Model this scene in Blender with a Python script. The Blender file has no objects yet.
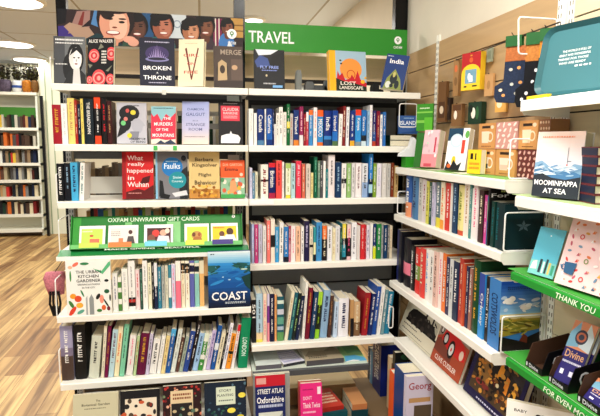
import bpy, math, random
from mathutils import Vector, Matrix, Euler
S = bpy.context.scene
COL = S.collection
random.seed(7)
PI = math.pi
def D2R(a): return a * PI / 180

# ------------------------------------------------------------------ camera, world, light, exposure
FPX, YAW, PITCH, ROLL = 517.219, .1875, .1226, .0068
cy_, sy_, cp_, sp_ = math.cos(YAW), math.sin(YAW), math.cos(PITCH), math.sin(PITCH)
CF = Vector((sy_ * cp_, cy_ * cp_, -sp_)); R0 = Vector((cy_, -sy_, 0)); U0 = R0.cross(CF)
CR = math.cos(ROLL) * R0 + math.sin(ROLL) * U0
CU = -math.sin(ROLL) * R0 + math.cos(ROLL) * U0
CAM = Vector((0, 0, 1.55))
cd = bpy.data.cameras.new('camera'); cam = bpy.data.objects.new('camera', cd); COL.objects.link(cam)
cd.sensor_width = 36; cd.lens = FPX * 36 / 600; cd.clip_start = .05
m3 = Matrix((CR, CU, -CF)).transposed()
cam.matrix_world = Matrix.Translation(CAM) @ m3.to_4x4()
S.camera = cam
S.view_settings.view_transform = 'Standard'; S.view_settings.look = 'None'
S.view_settings.gamma = 1; S.view_settings.use_curve_mapping = False
S.view_settings.exposure = -0.04
W = bpy.data.worlds.new('world'); S.world = W; W.use_nodes = True
W.node_tree.nodes['Background'].inputs[0].default_value = (.95, .97, 1, 1)
W.node_tree.nodes['Background'].inputs[1].default_value = .62

def at_y(px, py, Y):
    d = (px - 300) / FPX * CR - (py - 208) / FPX * CU + CF
    return CAM + d * ((Y - CAM.y) / d.y)
def at_x(px, py, X):
    d = (px - 300) / FPX * CR - (py - 208) / FPX * CU + CF
    return CAM + d * ((X - CAM.x) / d.x)
def at_z(px, py, Z):
    d = (px - 300) / FPX * CR - (py - 208) / FPX * CU + CF
    return CAM + d * ((Z - CAM.z) / d.z)

# ------------------------------------------------------------------ colours and materials
PAL = dict(white='F1F0EC', cream='E9E0C4', ivory='F4EFD9', grey='9C9E9C', pale_grey='CFD2D0', charcoal='3A3B3E', black='17171B',
  navy='1B2A5E', dark_blue='163F7A', blue='2667B5', sky_blue='4FA6DC', pale_blue='A9C9E2', blue_grey='7E99AC', teal='127C84', dark_teal='12484F',
  mint='8FD0B4', dark_green='134C33', green='1E8A42', pale_green='A6C987', lime='A4CC2C', olive='8A9A3A', yellow='F2D53A', pale_yellow='F1E08E',
  orange='EE7D2E', peach='F2C29C', coral='EE6A5E', red='D2232E', dark_red='8E1C26', maroon='6E1A34', plum='6B1747', magenta='A82A66', pink='EE6F98', pale_pink='F3C3CB',
  lilac='C3BEDD', purple='4B3A86', dark_purple='2B2243', brown='6A4630', tan='C49A6C', terracotta='C4664A', emerald='119A6E', gold='D8A93C')
def lin(h):
    c = [int(h[i:i + 2], 16) / 255 for i in (0, 2, 4)]
    return tuple((x / 12.92 if x < .04045 else ((x + .055) / 1.055) ** 2.4) ** 1.16 for x in c) + (1,)
MC = {}
def mat(c, rough=.5, metal=0, spec=.25, kind=None):
    h = PAL.get(c, c); key = (h, rough, metal, kind)
    if key in MC: return MC[key]
    m = bpy.data.materials.new('paint_' + (c if c in PAL else 'tone') + (kind or '')); m.use_nodes = True
    nt = m.node_tree; b = nt.nodes['Principled BSDF']
    b.inputs['Base Color'].default_value = lin(h); b.inputs['Roughness'].default_value = rough
    b.inputs['Metallic'].default_value = metal; b.inputs['Specular IOR Level'].default_value = spec
    def N(t, **k):
        n = nt.nodes.new(t)
        for a, v in k.items(): setattr(n, a, v)
        return n
    L = nt.links.new
    if kind in ('pages', 'wood', 'weave', 'plaster', 'board', 'mottle', 'fabric'):
        tc = N('ShaderNodeTexCoord'); mp = N('ShaderNodeMapping'); L(tc.outputs['Object'], mp.inputs[0])
        nz = N('ShaderNodeTexNoise'); L(mp.outputs[0], nz.inputs['Vector'])
        sc = dict(pages=(900, 900, 3), wood=(2, 2, 40), weave=(60, 60, 60), plaster=(4, 4, 4), board=(1, 1, 30), mottle=(35, 35, 35), fabric=(120, 120, 120))[kind]
        mp.inputs['Scale'].default_value = sc; nz.inputs['Scale'].default_value = 1; nz.inputs['Detail'].default_value = 4
        cr = N('ShaderNodeValToRGB'); L(nz.outputs[0], cr.inputs[0]); a = dict(pages=.72, wood=.9, weave=.5, plaster=.94, board=.8, mottle=.45, fabric=.7)[kind]
        base = lin(h); cr.color_ramp.elements[0].color = tuple(x * a for x in base[:3]) + (1,); cr.color_ramp.elements[1].color = base
        cr.color_ramp.elements[0].position = .35; cr.color_ramp.elements[1].position = .62
        L(cr.outputs[0], b.inputs['Base Color'])
    MC[key] = m
    return m
def pages(): return mat('EDE6CF', .8, kind='pages')
def metalw(): return mat('F4F2EA', .35)

# ------------------------------------------------------------------ mesh builder
class MB:
    def __init__(s): s.v = []; s.f = []; s.m = []; s.mats = []
    def mi(s, c):
        m = c if isinstance(c, bpy.types.Material) else mat(c)
        if m not in s.mats: s.mats.append(m)
        return s.mats.index(m)
    def poly(s, pts, c, flip=False):
        n = len(s.v); s.v += [tuple(p) for p in pts]
        i = list(range(n, n + len(pts)));  s.f.append(i[::-1] if flip else i); s.m.append(s.mi(c))
    def box(s, a, b, c, M=None):
        x0, y0, z0 = a; x1, y1, z1 = b
        P = [Vector(p) for p in ((x0, y0, z0), (x1, y0, z0), (x1, y1, z0), (x0, y1, z0), (x0, y0, z1), (x1, y0, z1), (x1, y1, z1), (x0, y1, z1))]
        if M: P = [M @ p for p in P]
        n = len(s.v); s.v += [tuple(p) for p in P]; k = s.mi(c)
        for q in ((0, 3, 2, 1), (4, 5, 6, 7), (0, 1, 5, 4), (1, 2, 6, 5), (2, 3, 7, 6), (3, 0, 4, 7)):
            s.f.append([n + i for i in q]); s.m.append(k)
    def prism(s, pts, h0, h1, c, axis='z', side=None):
        def T(p, h): return (p[0], p[1], h) if axis == 'z' else ((p[0], h, p[1]) if axis == 'y' else (h, p[0], p[1]))
        n = len(pts); b = len(s.v); s.v += [T(p, h0) for p in pts] + [T(p, h1) for p in pts]
        k = s.mi(c); s.f.append(list(range(b, b + n))[::-1]); s.m.append(k); s.f.append(list(range(b + n, b + 2 * n))); s.m.append(k)
        for i in range(n):
            j = (i + 1) % n; s.f.append([b + i, b + j, b + n + j, b + n + i]); s.m.append(s.mi(side) if side else k)
    def tube(s, pts, r, c, seg=6, close=False):
        pts = [Vector(p) for p in pts]; n = len(pts); b = len(s.v); k = s.mi(c)
        for i, p in enumerate(pts):
            if close: t = pts[(i + 1) % n] - pts[i - 1]
            else: t = pts[min(i + 1, n - 1)] - pts[max(i - 1, 0)]
            t.normalize(); a = t.orthogonal() if i == 0 else (a - a.dot(t) * t)
            a.normalize(); w = t.cross(a); rr = r[i] if isinstance(r, (list, tuple)) else r
            for q in range(seg):
                th = 2 * PI * q / seg; s.v.append(tuple(p + rr * (math.cos(th) * a + math.sin(th) * w)))
        for i in range(n if close else n - 1):
            for q in range(seg):
                i2 = (i + 1) % n; q2 = (q + 1) % seg
                s.f.append([b + i * seg + q, b + i * seg + q2, b + i2 * seg + q2, b + i2 * seg + q]); s.m.append(k)
        if not close:
            s.f.append([b + q for q in range(seg)][::-1]); s.m.append(k); s.f.append([b + (n - 1) * seg + q for q in range(seg)]); s.m.append(k)
    def lathe(s, prof, c, ctr=(0, 0, 0), seg=14):
        b = len(s.v); k = s.mi(c)
        for r, z in prof:
            for q in range(seg):
                th = 2 * PI * q / seg; s.v.append((ctr[0] + r * math.cos(th), ctr[1] + r * math.sin(th), ctr[2] + z))
        for i in range(len(prof) - 1):
            for q in range(seg):
                q2 = (q + 1) % seg; s.f.append([b + i * seg + q, b + i * seg + q2, b + (i + 1) * seg + q2, b + (i + 1) * seg + q]); s.m.append(k)
        s.f.append([b + q for q in range(seg)][::-1]); s.m.append(k); e = b + (len(prof) - 1) * seg; s.f.append([e + q for q in range(seg)]); s.m.append(k)
    def build(s, name, parent=None, smooth=False):
        me = bpy.data.meshes.new(name); me.from_pydata(s.v, [], s.f)
        for m in s.mats: me.materials.append(m)
        me.polygons.foreach_set('material_index', s.m)
        if smooth: me.polygons.foreach_set('use_smooth', [True] * len(s.f))
        me.update(); o = bpy.data.objects.new(name, me); COL.objects.link(o)
        if parent: o.parent = parent
        return o
LABELS = []
def tag(o, label, cat, group=None):
    o['label'] = label; o['category'] = cat
    if group: o['group'] = group
    LABELS.append(label); return o
def struct(o): o['kind'] = 'structure'; return o
def empty(name, loc=(0, 0, 0), rz=0, rx=0, ry=0):
    o = bpy.data.objects.new(name, None); COL.objects.link(o); o.empty_display_size = .05
    o.location = loc; o.rotation_euler = (rx, ry, rz); return o

# ------------------------------------------------------------------ lettering
TC = {}
def glyphs(t):
    if t in TC: return TC[t]
    cu = bpy.data.curves.new('lettering', 'FONT'); cu.body = t; cu.resolution_u = 2; cu.offset = .012
    o = bpy.data.objects.new('lettering', cu); COL.objects.link(o)
    dg = bpy.context.evaluated_depsgraph_get(); me = o.evaluated_get(dg).to_mesh()
    v = [(p.co.x, p.co.y) for p in me.vertices]; f = [list(p.vertices) for p in me.polygons]
    o.evaluated_get(dg).to_mesh_clear(); bpy.data.objects.remove(o); bpy.data.curves.remove(cu)
    x0 = min(p[0] for p in v); x1 = max(p[0] for p in v); y0 = min(p[1] for p in v); y1 = max(p[1] for p in v)
    v = [((p[0] - x0) / (x1 - x0) - .5, (p[1] - y0) / (y1 - y0) - .5) for p in v]
    TC[t] = (v, f, (x1 - x0) / (y1 - y0)); return TC[t]
def put_text(mb, t, fn, c, cx, cy, h, w=None, rot=0):
    v, f, asp = glyphs(t); w = w or h * asp; n = len(mb.v); k = mb.mi(c); cr, sr = math.cos(rot), math.sin(rot)
    for x, y in v:
        X, Y = x * w, y * h; mb.v.append(tuple(fn(cx + X * cr - Y * sr, cy + X * sr + Y * cr)))
    for q in f: mb.f.append([n + i for i in q]); mb.m.append(k)
def grad(x0, x1, y0, y1, c0, c1, n=8):
    a = [int(c0[i:i + 2], 16) for i in (0, 2, 4)]; b = [int(c1[i:i + 2], 16) for i in (0, 2, 4)]; out = []
    for k in range(n):
        f = k / (n - 1); out.append(('r', x0, y0 + (y1 - y0) * k / n, x1, y0 + (y1 - y0) * (k + 1) / n, ''.join('%02X' % int(p + (q - p) * f) for p, q in zip(a, b))))
    return out
def dabs(n, x0, x1, y0, y1, cs, rx, ry, seed=1):
    g = random.Random(seed); return [('e', g.uniform(x0, x1), g.uniform(y0, y1), rx * g.uniform(.4, 1.3), ry * g.uniform(.4, 1.3), g.choice(cs), g.uniform(-.5, .5)) for _ in range(n)]
def clip_unit(P, w, h):
    for ax, lim, sg in ((0, 0, 1), (0, w, -1), (1, 0, 1), (1, h, -1)):
        out = []
        for i in range(len(P)):
            a, b = P[i - 1], P[i]; da, db = (a[ax] - lim) * sg, (b[ax] - lim) * sg
            if (da >= 0) != (db >= 0):
                t = da / (da - db); out.append((a[0] + (b[0] - a[0]) * t, a[1] + (b[1] - a[1]) * t))
            if db >= 0: out.append(b)
        P = out
        if not P: return P
    return P
def art(parent, w, h, shapes, name='cover_picture', tname='cover_title', y=0.0, fn=None, bow=None):
    """flat print on the face y=0 of a thing, unit coordinates 0..1 across and up"""
    a, b = MB(), MB(); lay = .0003
    for i, s in enumerate(shapes):
        k = s[0]; off = y - lay - .00004 * i
        F = lambda X, Z, o=off: (X, o, Z)
        if fn: F = lambda X, Z, o=off: fn(X, o, Z)
        if k == 'r': a.poly([F(s[1] * w, s[2] * h), F(s[3] * w, s[2] * h), F(s[3] * w, s[4] * h), F(s[1] * w, s[4] * h)], s[5])
        elif k == 'p':
            q_ = clip_unit([(p[0] * w, p[1] * h) for p in s[1]], w, h)
            if len(q_) > 2: a.poly([F(*p) for p in q_], s[2])
        elif k == 'e':
            rot = s[6] if len(s) > 6 else 0; pts = []
            for q in range(18):
                th = 2 * PI * q / 18; X, Z = s[3] * w * math.cos(th), s[4] * h * math.sin(th)
                pts.append((s[1] * w + X * math.cos(rot) - Z * math.sin(rot), s[2] * h + X * math.sin(rot) + Z * math.cos(rot)))
            pts = clip_unit(pts, w, h)
            if len(pts) > 2: a.poly([F(*p) for p in pts], s[5])
        elif k == 'n':      # ring
            for q in range(20):
                t0, t1 = 2 * PI * q / 20, 2 * PI * (q + 1) / 20; r0, r1 = s[3] * w, s[3] * w * s[4]
                q_ = clip_unit([(s[1] * w + r * math.cos(t), s[2] * h + r * math.sin(t)) for r, t in ((r0, t0), (r0, t1), (r1, t1), (r1, t0))], w, h)
                if len(q_) > 2: a.poly([F(*p) for p in q_], s[5])
        elif k == 't': put_text(b, s[1], F, s[5], s[2] * w, s[3] * h, s[4] * h, (s[6] * w if len(s) > 6 and s[6] else None), s[7] if len(s) > 7 else 0)
        elif k == 'm':      # rows of marks too small to read: x0, z0, x1, z1, lines, colour
            rng = random.Random(i); n = s[5]
            for li in range(n):
                zc = s[4] + (s[2] - s[4]) * (li + .5) / n; hh = abs(s[4] - s[2]) / n * .28; x = s[1]
                while x < s[3]:
                    ww = rng.uniform(.02, .05); b.poly([F(x * w, (zc - hh) * h), F(min(x + ww, s[3]) * w, (zc - hh) * h), F(min(x + ww, s[3]) * w, (zc + hh) * h), F(x * w, (zc + hh) * h)], s[6]); x += ww + .014
    if a.f: a.build(name, parent)
    if b.f: b.build(tname, parent)

# ------------------------------------------------------------------ books
def cover_mesh(t, h, d, color, bands=(), hard=False, name='book'):
    mb = MB(); b = .003 if hard else .0011; b = min(b, t * .2)
    bow = t * .09 if hard else 0
    arc = [(t * q / 4, -bow * math.sin(PI * q / 4)) for q in range(5)] if hard else [(0, 0), (t, 0)]
    outer = [(0, d)] + arc + [(t, d)]; inner = [(t - b, d), (t - b, b), (b, b), (b, d)]
    prof = outer + inner; n = len(prof); ns = len(arc)
    zs = sorted(set([0, 1] + [v for bd in bands for v in bd[:2]]))
    base = mb.mi(mat(color, .38)); st = 0
    for z in zs: mb.v += [(p[0], p[1], z * h) for p in prof]
    for k in range(len(zs) - 1):
        mid = (zs[k] + zs[k + 1]) / 2; c = base
        for z0, z1, bc in bands:
            if z0 <= mid <= z1: c = mb.mi(mat(bc, .38))
        for i in range(n):
            j = (i + 1) % n; sp = 1 <= i < ns
            mb.f.append([k * n + i, k * n + j, (k + 1) * n + j, (k + 1) * n + i]); mb.m.append(c if sp else base)
    top = (len(zs) - 1) * n
    for off, fl in ((0, True), (top, False)):
        # three quads: left board, right board, spine fan
        L_ = [off + 0, off + 1, off + n - 2, off + n - 1]; R_ = [off + ns, off + ns + 1, off + ns + 2, off + ns + 3]
        Sp = [off + i for i in range(1, ns + 1)] + [off + ns + 3, off + n - 2]
        for q in (L_, R_, Sp): mb.f.append(q[::-1] if fl else q); mb.m.append(base)
    return mb.build(name), b, bow
def page_block(t, h, d, b, parent, hard=False):
    g = .003 if hard else .0004; mb = MB(); e = .0003
    mb.box((b + e, b + e, g), (t - b - e, d - g - .001, h - g), pages()); return mb.build('page_block', parent)
def spine_marks(t, h, bow, col, seed, parent, z0=.2, z1=.9, scale=.42):
    rng = random.Random(seed); mb = MB(); y = -bow - .0005; z = h * z1; ch = t * scale; end = h * z0; x0 = t / 2 - ch / 2
    words = 0
    while z > end:
        for _ in range(rng.randint(3, 7)):
            g = ch * rng.uniform(.35, .75); g = min(g, .009)
            if z - g < end: break
            k = rng.random()
            if k < .5:
                mb.poly([(x0, y, z - g), (x0 + ch, y, z - g), (x0 + ch, y, z - g * .55), (x0, y, z - g * .55)], col)
                mb.poly([(x0, y, z - g * .5), (x0 + ch * .3, y, z - g * .5), (x0 + ch * .3, y, z), (x0, y, z)], col)
            else:
                mb.poly([(x0, y, z - g), (x0 + ch * (.6 + .4 * rng.random()), y, z - g), (x0 + ch, y, z), (x0 + ch * .2, y, z)], col)
            z -= g * 1.3
        z -= ch * .55; words += 1
        if words % 3 == 0: z -= h * .06
    if mb.f: return mb.build('spine_lettering', parent)
def spine_text(t, h, bow, txt, col, parent, zc=.6, ln=.5, scale=.62, extra=None):
    mb = MB(); y = -bow - .0006
    put_text(mb, txt, lambda u, v: (t / 2 + v, y, h * zc - u), col, 0, 0, t * scale, h * ln)
    return mb.build('spine_lettering', parent)

NUM = ['first', 'second', 'third', 'fourth', 'fifth', 'sixth', 'seventh', 'eighth', 'ninth', 'tenth', 'eleventh', 'twelfth', 'thirteenth', 'fourteenth', 'fifteenth', 'sixteenth', 'seventeenth', 'eighteenth', 'nineteenth', 'twentieth'] + ['twenty-' + q for q in ('first', 'second', 'third', 'fourth', 'fifth', 'sixth')]
def cn(c):
    c = c.split(':')[0]
    if c in PAL: return c.replace('_', ' ')
    v = [int(c[i:i + 2], 16) for i in (0, 2, 4)]     # a plain colour value: say the nearest colour word
    return min(PAL, key=lambda n: sum((int(PAL[n][i:i + 2], 16) - q) ** 2 for i, q in zip((0, 2, 4), v))).replace('_', ' ')
def cv(c): return c.split(':')[1] if ':' in c else c
def finish_labels(books, where, group, cat='book'):
    """books: list of (object, adjectives, colour name, detail), left to right"""
    base = [('%s %s book%s' % (a, c, d)).strip() for o, a, c, d in books]
    def uniq(L): return {x for x in L if L.count(x) == 1}
    u1 = uniq(base); lv2 = []
    for i, (o, a, c, d) in enumerate(books):
        l = books[i - 1][2] if i else None; r = books[i + 1][2] if i + 1 < len(books) else None
        if l and r: s = '%s between %s and %s' % (('%s %s book' % (a, c)).strip(), l, r)
        elif r: s = '%s at the left end' % ('%s %s book' % (a, c)).strip()
        else: s = '%s at the right end' % ('%s %s book' % (a, c)).strip()
        lv2.append(s)
    u2 = uniq(lv2); cnt = {}
    for i, (o, a, c, d) in enumerate(books):
        if base[i] in u1: lab = base[i]
        elif lv2[i] in u2: lab = lv2[i]
        else:
            k = ('%s %s book' % (a, c)).strip(); same = [j for j, q in enumerate(books) if q[1] == a and q[2] == c]
            lab = '%s from left among %s %s books' % (NUM[same.index(i)], a, c)
            lab = lab.replace('  ', ' ')
        tag(o, lab + ', ' + where, cat, group)
def book_row(entries, where, group, axis, val, zdeck, pyb, depth=.135, marks=True, lk=1, hard_t=.03, zfloor=.0005, maxd=None, lo=None, hi=None):
    """entries: (px0, px1, py_top, colour, lettering colour or None, lean px, bands, text)"""
    out = []; prev = None
    for i, e in enumerate(entries):
        e = tuple(e) + (None,) * (8 - len(e)); x0, x1, yt, c, tc, lean, bands, txt = e; lean = (lean or 0) * lk; bands = bands or ()
        if axis == 'y':
            a0 = at_y(x0, pyb, val).x; a1 = at_y(x1, pyb, val).x; zt = at_y((x0 + x1) / 2 + lean, yt, val).z
            ln = (at_y(x0 + lean, yt, val).x - a0) if lean else 0
        else:
            ym = yt + 25
            a0 = -at_x(x0, ym, val).y; a1 = -at_x(x1, ym, val).y; zt = at_x((x0 + x1) / 2 + lean, yt, val).z
            ln = -at_x(x0 + lean, ym, val).y - a0
        h = zt - zdeck - zfloor; th = math.atan2(ln, h)
        w = (a1 - a0)
        if prev:   # keep clear of the book before it
            pb, pth, ph = prev
            a0 = max(a0, pb + .0006); hm = min(h, ph) * .97
            need = pb + .0006 + hm * math.tan(pth)
            if a0 + hm * math.tan(th) < need: th = math.atan2(need - a0, hm)
        w = max(w, .006)
        if a1 - a0 < .006: a1 = a0 + .006
        t = (a1 - a0) * math.cos(th) - .0005; hh = h / math.cos(th) if h > .05 else h
        hard = t > hard_t; rng = random.Random(i * 31 + int(x0))
        dd = depth * rng.uniform(.93, 1.04) * (1.12 if hard else 1)
        if maxd: dd = min(dd, maxd)
        o, b, bow = cover_mesh(t, hh, dd, cv(c), bands, hard, 'hardback_book' if hard else 'paperback_book')
        page_block(t, hh, dd, b, o, hard)
        if txt: spine_text(t, hh, bow, txt[0], cv(tc), o, *(txt[1:]))
        elif tc and marks:
            r = rng.random(); spine_marks(t, hh, bow, cv(tc), i * 7 + int(x0), o, .12 + .2 * r, .86 + .07 * rng.random(), .22 + .2 * rng.random())
        set_back = rng.uniform(0, .008) + (bow if hard else 0)
        if th > 0: # leans right: stand on the right lower corner
            px_ = a0 + t * math.cos(th) ; M = Matrix.Rotation(th, 4, 'Y')
            corner = M @ Vector((t, 0, 0)); lx, lz = px_ - corner.x, zdeck + zfloor - corner.z
        else:
            M = Matrix.Rotation(th, 4, 'Y'); lx, lz = a0, zdeck + zfloor
        if axis == 'y':
            o.matrix_world = Matrix.Translation((lx, val + set_back, lz)) @ M
        else:
            o.matrix_world = Matrix.Translation((val + set_back, -lx, lz)) @ Matrix.Rotation(-PI / 2, 4, 'Z') @ M
        prev = (a0 + t / math.cos(th) if th else a0 + t, th, h)
        adj = 'slim' if t < .0125 else ('thick' if t > .03 else ('medium' if t > .02 else ''))
        if abs(th) > .09: adj = ('leaning ' + adj).strip()
        det = ''
        if txt: det = ' with %s lettering' % cn(tc)
        elif tc: det = ' with %s lettering' % cn(tc)
        if bands: det = ' with %s band' % cn(bands[0][2])
        out.append((o, adj, cn(c), det))
    finish_labels(out, where, group)
    return out

def face_book(label, px, plane, zb, w=None, shapes=(), color='white', t=.022, tilt=8, axis='y', hard=False, yaw=None, spine='left', spine_col=None, group=None, h=None, name=None, roll=0, cat='book', art_on=True, page=True):
    """a book shown front on. px = (x_left, x_right, y_top, y_bottom) of the cover; stands at height zb, foot on the plane"""
    x0, x1, yt, yb = px
    if axis == 'y':
        A = at_y(x0, yb, plane); B = at_y(x1, yb, plane); T = at_y((x0 + x1) / 2, yt, plane)
        w = w or (B.x - A.x); hh = h or (T.z - zb) / math.cos(D2R(tilt)); loc = (A.x, plane, zb); rz = 0 if yaw is None else D2R(yaw)
    else:
        A = at_x(x0, yb, plane); B = at_x(x1, yb, plane); T = at_x((x0 + x1) / 2, yt, plane)
        w = w or (A.y - B.y); hh = h or (T.z - zb) / math.cos(D2R(tilt)); loc = (plane, A.y, zb); rz = -PI / 2 if yaw is None else D2R(yaw)
    return cover_book(label, loc, w, hh, t, rz, tilt, shapes, color, hard, spine, spine_col, group, name, roll, cat)
def cover_book(label, loc, w, h, t, rz, tilt, shapes, color='white', hard=False, spine='left', spine_col=None, group=None, name=None, roll=0, cat='book'):
    b = .0025 if hard else .0009; name = name or ('hardback_book' if hard else 'paperback_book')
    mb = MB(); c = mat(color, .32); sc = mat(spine_col, .32) if spine_col else c
    mb.box((0, 0, 0), (w, b, h), c); mb.box((0, t - b, 0), (w, t, h), c)
    g = .003 if hard else .0005
    if spine == 'left':
        mb.box((0, b, 0), (b, t - b, h), sc); pb = ((b + .0003, b + .0003, g), (w - g - .0005, t - b - .0003, h - g))
    elif spine == 'bottom':
        mb.box((0, b, 0), (w, t - b, b), sc); pb = ((g + .0005, b + .0003, b + .0003), (w - g - .0005, t - b - .0003, h - g))
    else:
        mb.box((w - b, b, 0), (w, t - b, h), sc); pb = ((g + .0005, b + .0003, g), (w - b - .0003, t - b - .0003, h - g))
    o = mb.build(name); p = MB(); p.box(pb[0], pb[1], pages()); p.build('page_block', o)
    art(o, w, h, shapes)
    # tilt back about the bottom front edge; lift so that the lower back edge does not sink
    th = D2R(tilt); dz = (t * math.sin(th) if tilt > 0 else 0) + (w * math.sin(D2R(roll)) if roll > 0 else 0)
    M = Matrix.Translation(Vector(loc) + Vector((0, 0, dz + .0006))) @ Matrix.Rotation(rz, 4, 'Z') @ Matrix.Rotation(-th, 4, 'X') @ Matrix.Rotation(D2R(roll), 4, 'Y')
    o.matrix_world = M
    return tag(o, label, cat, group)

# ------------------------------------------------------------------ the room
XA0, XA1, XA2 = -.674, .229, 1.131
DF, DF2 = 2.595, 2.49            # front of the upper and of the deeper lower shelves on the back row
XR, XW = 1.0, 1.19               # front of the wall shelving and the wall behind it
CZ = 2.9
def floor_mat():
    m = bpy.data.materials.new('oak_planks'); m.use_nodes = True; nt = m.node_tree; L = nt.links.new
    b = nt.nodes['Principled BSDF']; b.inputs['Roughness'].default_value = .5
    def N(t, **k):
        n = nt.nodes.new(t)
        for a, v in k.items(): setattr(n, a, v)
        return n
    tc = N('ShaderNodeTexCoord'); mp = N('ShaderNodeMapping'); L(tc.outputs['Object'], mp.inputs[0]); mp.inputs['Rotation'].default_value = (0, 0, PI / 2)
    br = N('ShaderNodeTexBrick'); L(mp.outputs[0], br.inputs['Vector']); br.inputs['Scale'].default_value = 1
    br.inputs['Brick Width'].default_value = .9; br.inputs['Row Height'].default_value = .12; br.inputs['Mortar Size'].default_value = .0015; br.offset = .37
    br.inputs['Color1'].default_value = lin('9A7040'); br.inputs['Color2'].default_value = lin('DDBD84'); br.inputs['Mortar'].default_value = lin('8A6436')
    br.inputs['Bias'].default_value = .1
    m2 = N('ShaderNodeMapping'); L(tc.outputs['Object'], m2.inputs[0]); m2.inputs['Scale'].default_value = (24, 1.3, 1)
    nz = N('ShaderNodeTexNoise'); L(m2.outputs[0], nz.inputs['Vector']); nz.inputs['Scale'].default_value = 1; nz.inputs['Detail'].default_value = 6; nz.inputs['Distortion'].default_value = .6
    cr = N('ShaderNodeValToRGB'); L(nz.outputs[0], cr.inputs[0]); cr.color_ramp.elements[0].position = .34; cr.color_ramp.elements[1].position = .62
    cr.color_ramp.elements[0].color = (.28, .2, .13, 1); cr.color_ramp.elements[1].color = (1, 1, 1, 1)
    mx = N('ShaderNodeMix', data_type='RGBA', blend_type='MULTIPLY'); mx.inputs[0].default_value = .85
    L(br.outputs[0], mx.inputs[6]); L(cr.outputs[0], mx.inputs[7]); L(mx.outputs[2], b.inputs['Base Color'])
    return m
def ceil_mat():
    m = bpy.data.materials.new('ceiling_tiles'); m.use_nodes = True; nt = m.node_tree; L = nt.links.new
    b = nt.nodes['Principled BSDF']; b.inputs['Roughness'].default_value = .9
    tc = nt.nodes.new('ShaderNodeTexCoord'); br = nt.nodes.new('ShaderNodeTexBrick'); L(tc.outputs['Object'], br.inputs['Vector'])
    br.offset = 0; br.inputs['Scale'].default_value = 1; br.inputs['Brick Width'].default_value = 1.2; br.inputs['Row Height'].default_value = 1.2; br.inputs['Mortar Size'].default_value = .012
    br.inputs['Color1'].default_value = lin('E6EEF6'); br.inputs['Color2'].default_value = lin('E0E9F2'); br.inputs['Mortar'].default_value = lin('B4B2AA')
    L(br.outputs[0], b.inputs['Base Color']); return m
mb = MB(); mb.box((-6, -2.5, -.05), (3, 10.2, 0), floor_mat()); struct(mb.build('floor'))
mb = MB(); mb.box((-6, -2.5, CZ), (3, 10.2, CZ + .06), ceil_mat()); struct(mb.build('ceiling'))
mb = MB(); mb.box((XW, -2.5, 0), (XW + .3, 3.0, CZ), mat('E6DFCE', .85, kind='plaster')); struct(mb.build('wall_right'))
mb = MB(); mb.box((1.5, 3.0, 0), (1.6, 9.95, CZ), mat('F0E7D2', .85, kind='plaster')); struct(mb.build('wall_right_rear'))
mb = MB(); mb.box((-6, 9.95, 0), (3, 10.1, CZ), mat('EDE6D0', .85, kind='plaster')); struct(mb.build('wall_back'))
mb = MB(); mb.box((-2.60, 9.35, 0), (-2.30, 9.6, CZ), mat('EEF0DC', .6)); 
for q in range(2): mb.box((-2.53 + q * .1, 9.345, 0), (-2.515 + q * .1, 9.352, CZ), mat('A9B89A', .6))
struct(mb.build('trim_1'))

def ceiling_lamp(x, y, label, power=38, r=.24, col=(1, .97, .92)):
    o = empty('ceiling_light', (x, y, CZ)); tag(o, label, 'light', 'round ceiling lights')
    m = MB(); m.lathe([(r + .03, -.002), (r + .03, -.02), (r, -.028)], mat('F5F3EC', .4), seg=28); m.build('trim_ring', o)
    em = bpy.data.materials.get('lamp_diffuser')
    if not em:
        em = bpy.data.materials.new('lamp_diffuser'); em.use_nodes = True; b = em.node_tree.nodes['Principled BSDF']
        b.inputs['Emission Color'].default_value = (1, .97, .9, 1); b.inputs['Emission Strength'].default_value = 4
    m = MB(); m.lathe([(r - .005, -.0285), (r - .02, -.034)], em, seg=28); m.build('diffuser', o)
    l = bpy.data.lights.new('lamp', 'AREA'); l.shape = 'DISK'; l.size = r * 2; l.energy = power; l.color = col
    lo = bpy.data.objects.new('lamp', l); COL.objects.link(lo); lo.parent = o; lo.location = (0, 0, -.04)
LX = [(-1.72, 5.55, 'large round ceiling light at the upper left corner'), (-2.5, 7.9, 'second round ceiling light behind the first on the left'), (-2.72, 9.3, 'farthest round ceiling light beside the pale pillar'),
      (.58, 5.8, 'round ceiling light glimpsed above the green travel sign'), (-.9, 3.9, 'round ceiling light behind the shelving'),
      (-.55, .75, 'round ceiling light in front of the left bay'), (.45, 1.0, 'round ceiling light in front of the travel bay'), (-1.9, 2.2, 'round ceiling light over the aisle'), (.1, -1.0, 'round ceiling light behind the viewer')]
for x, y, l in LX: ceiling_lamp(x, y, l, r=.1 if x == .58 else .24, power=(6 if y > 9 else 46) if y > 3 else 34)
ceiling_lamp(.72, .9, 'small warm ceiling light beside the right wall', 5, .12, (1, .72, .45))

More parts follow.
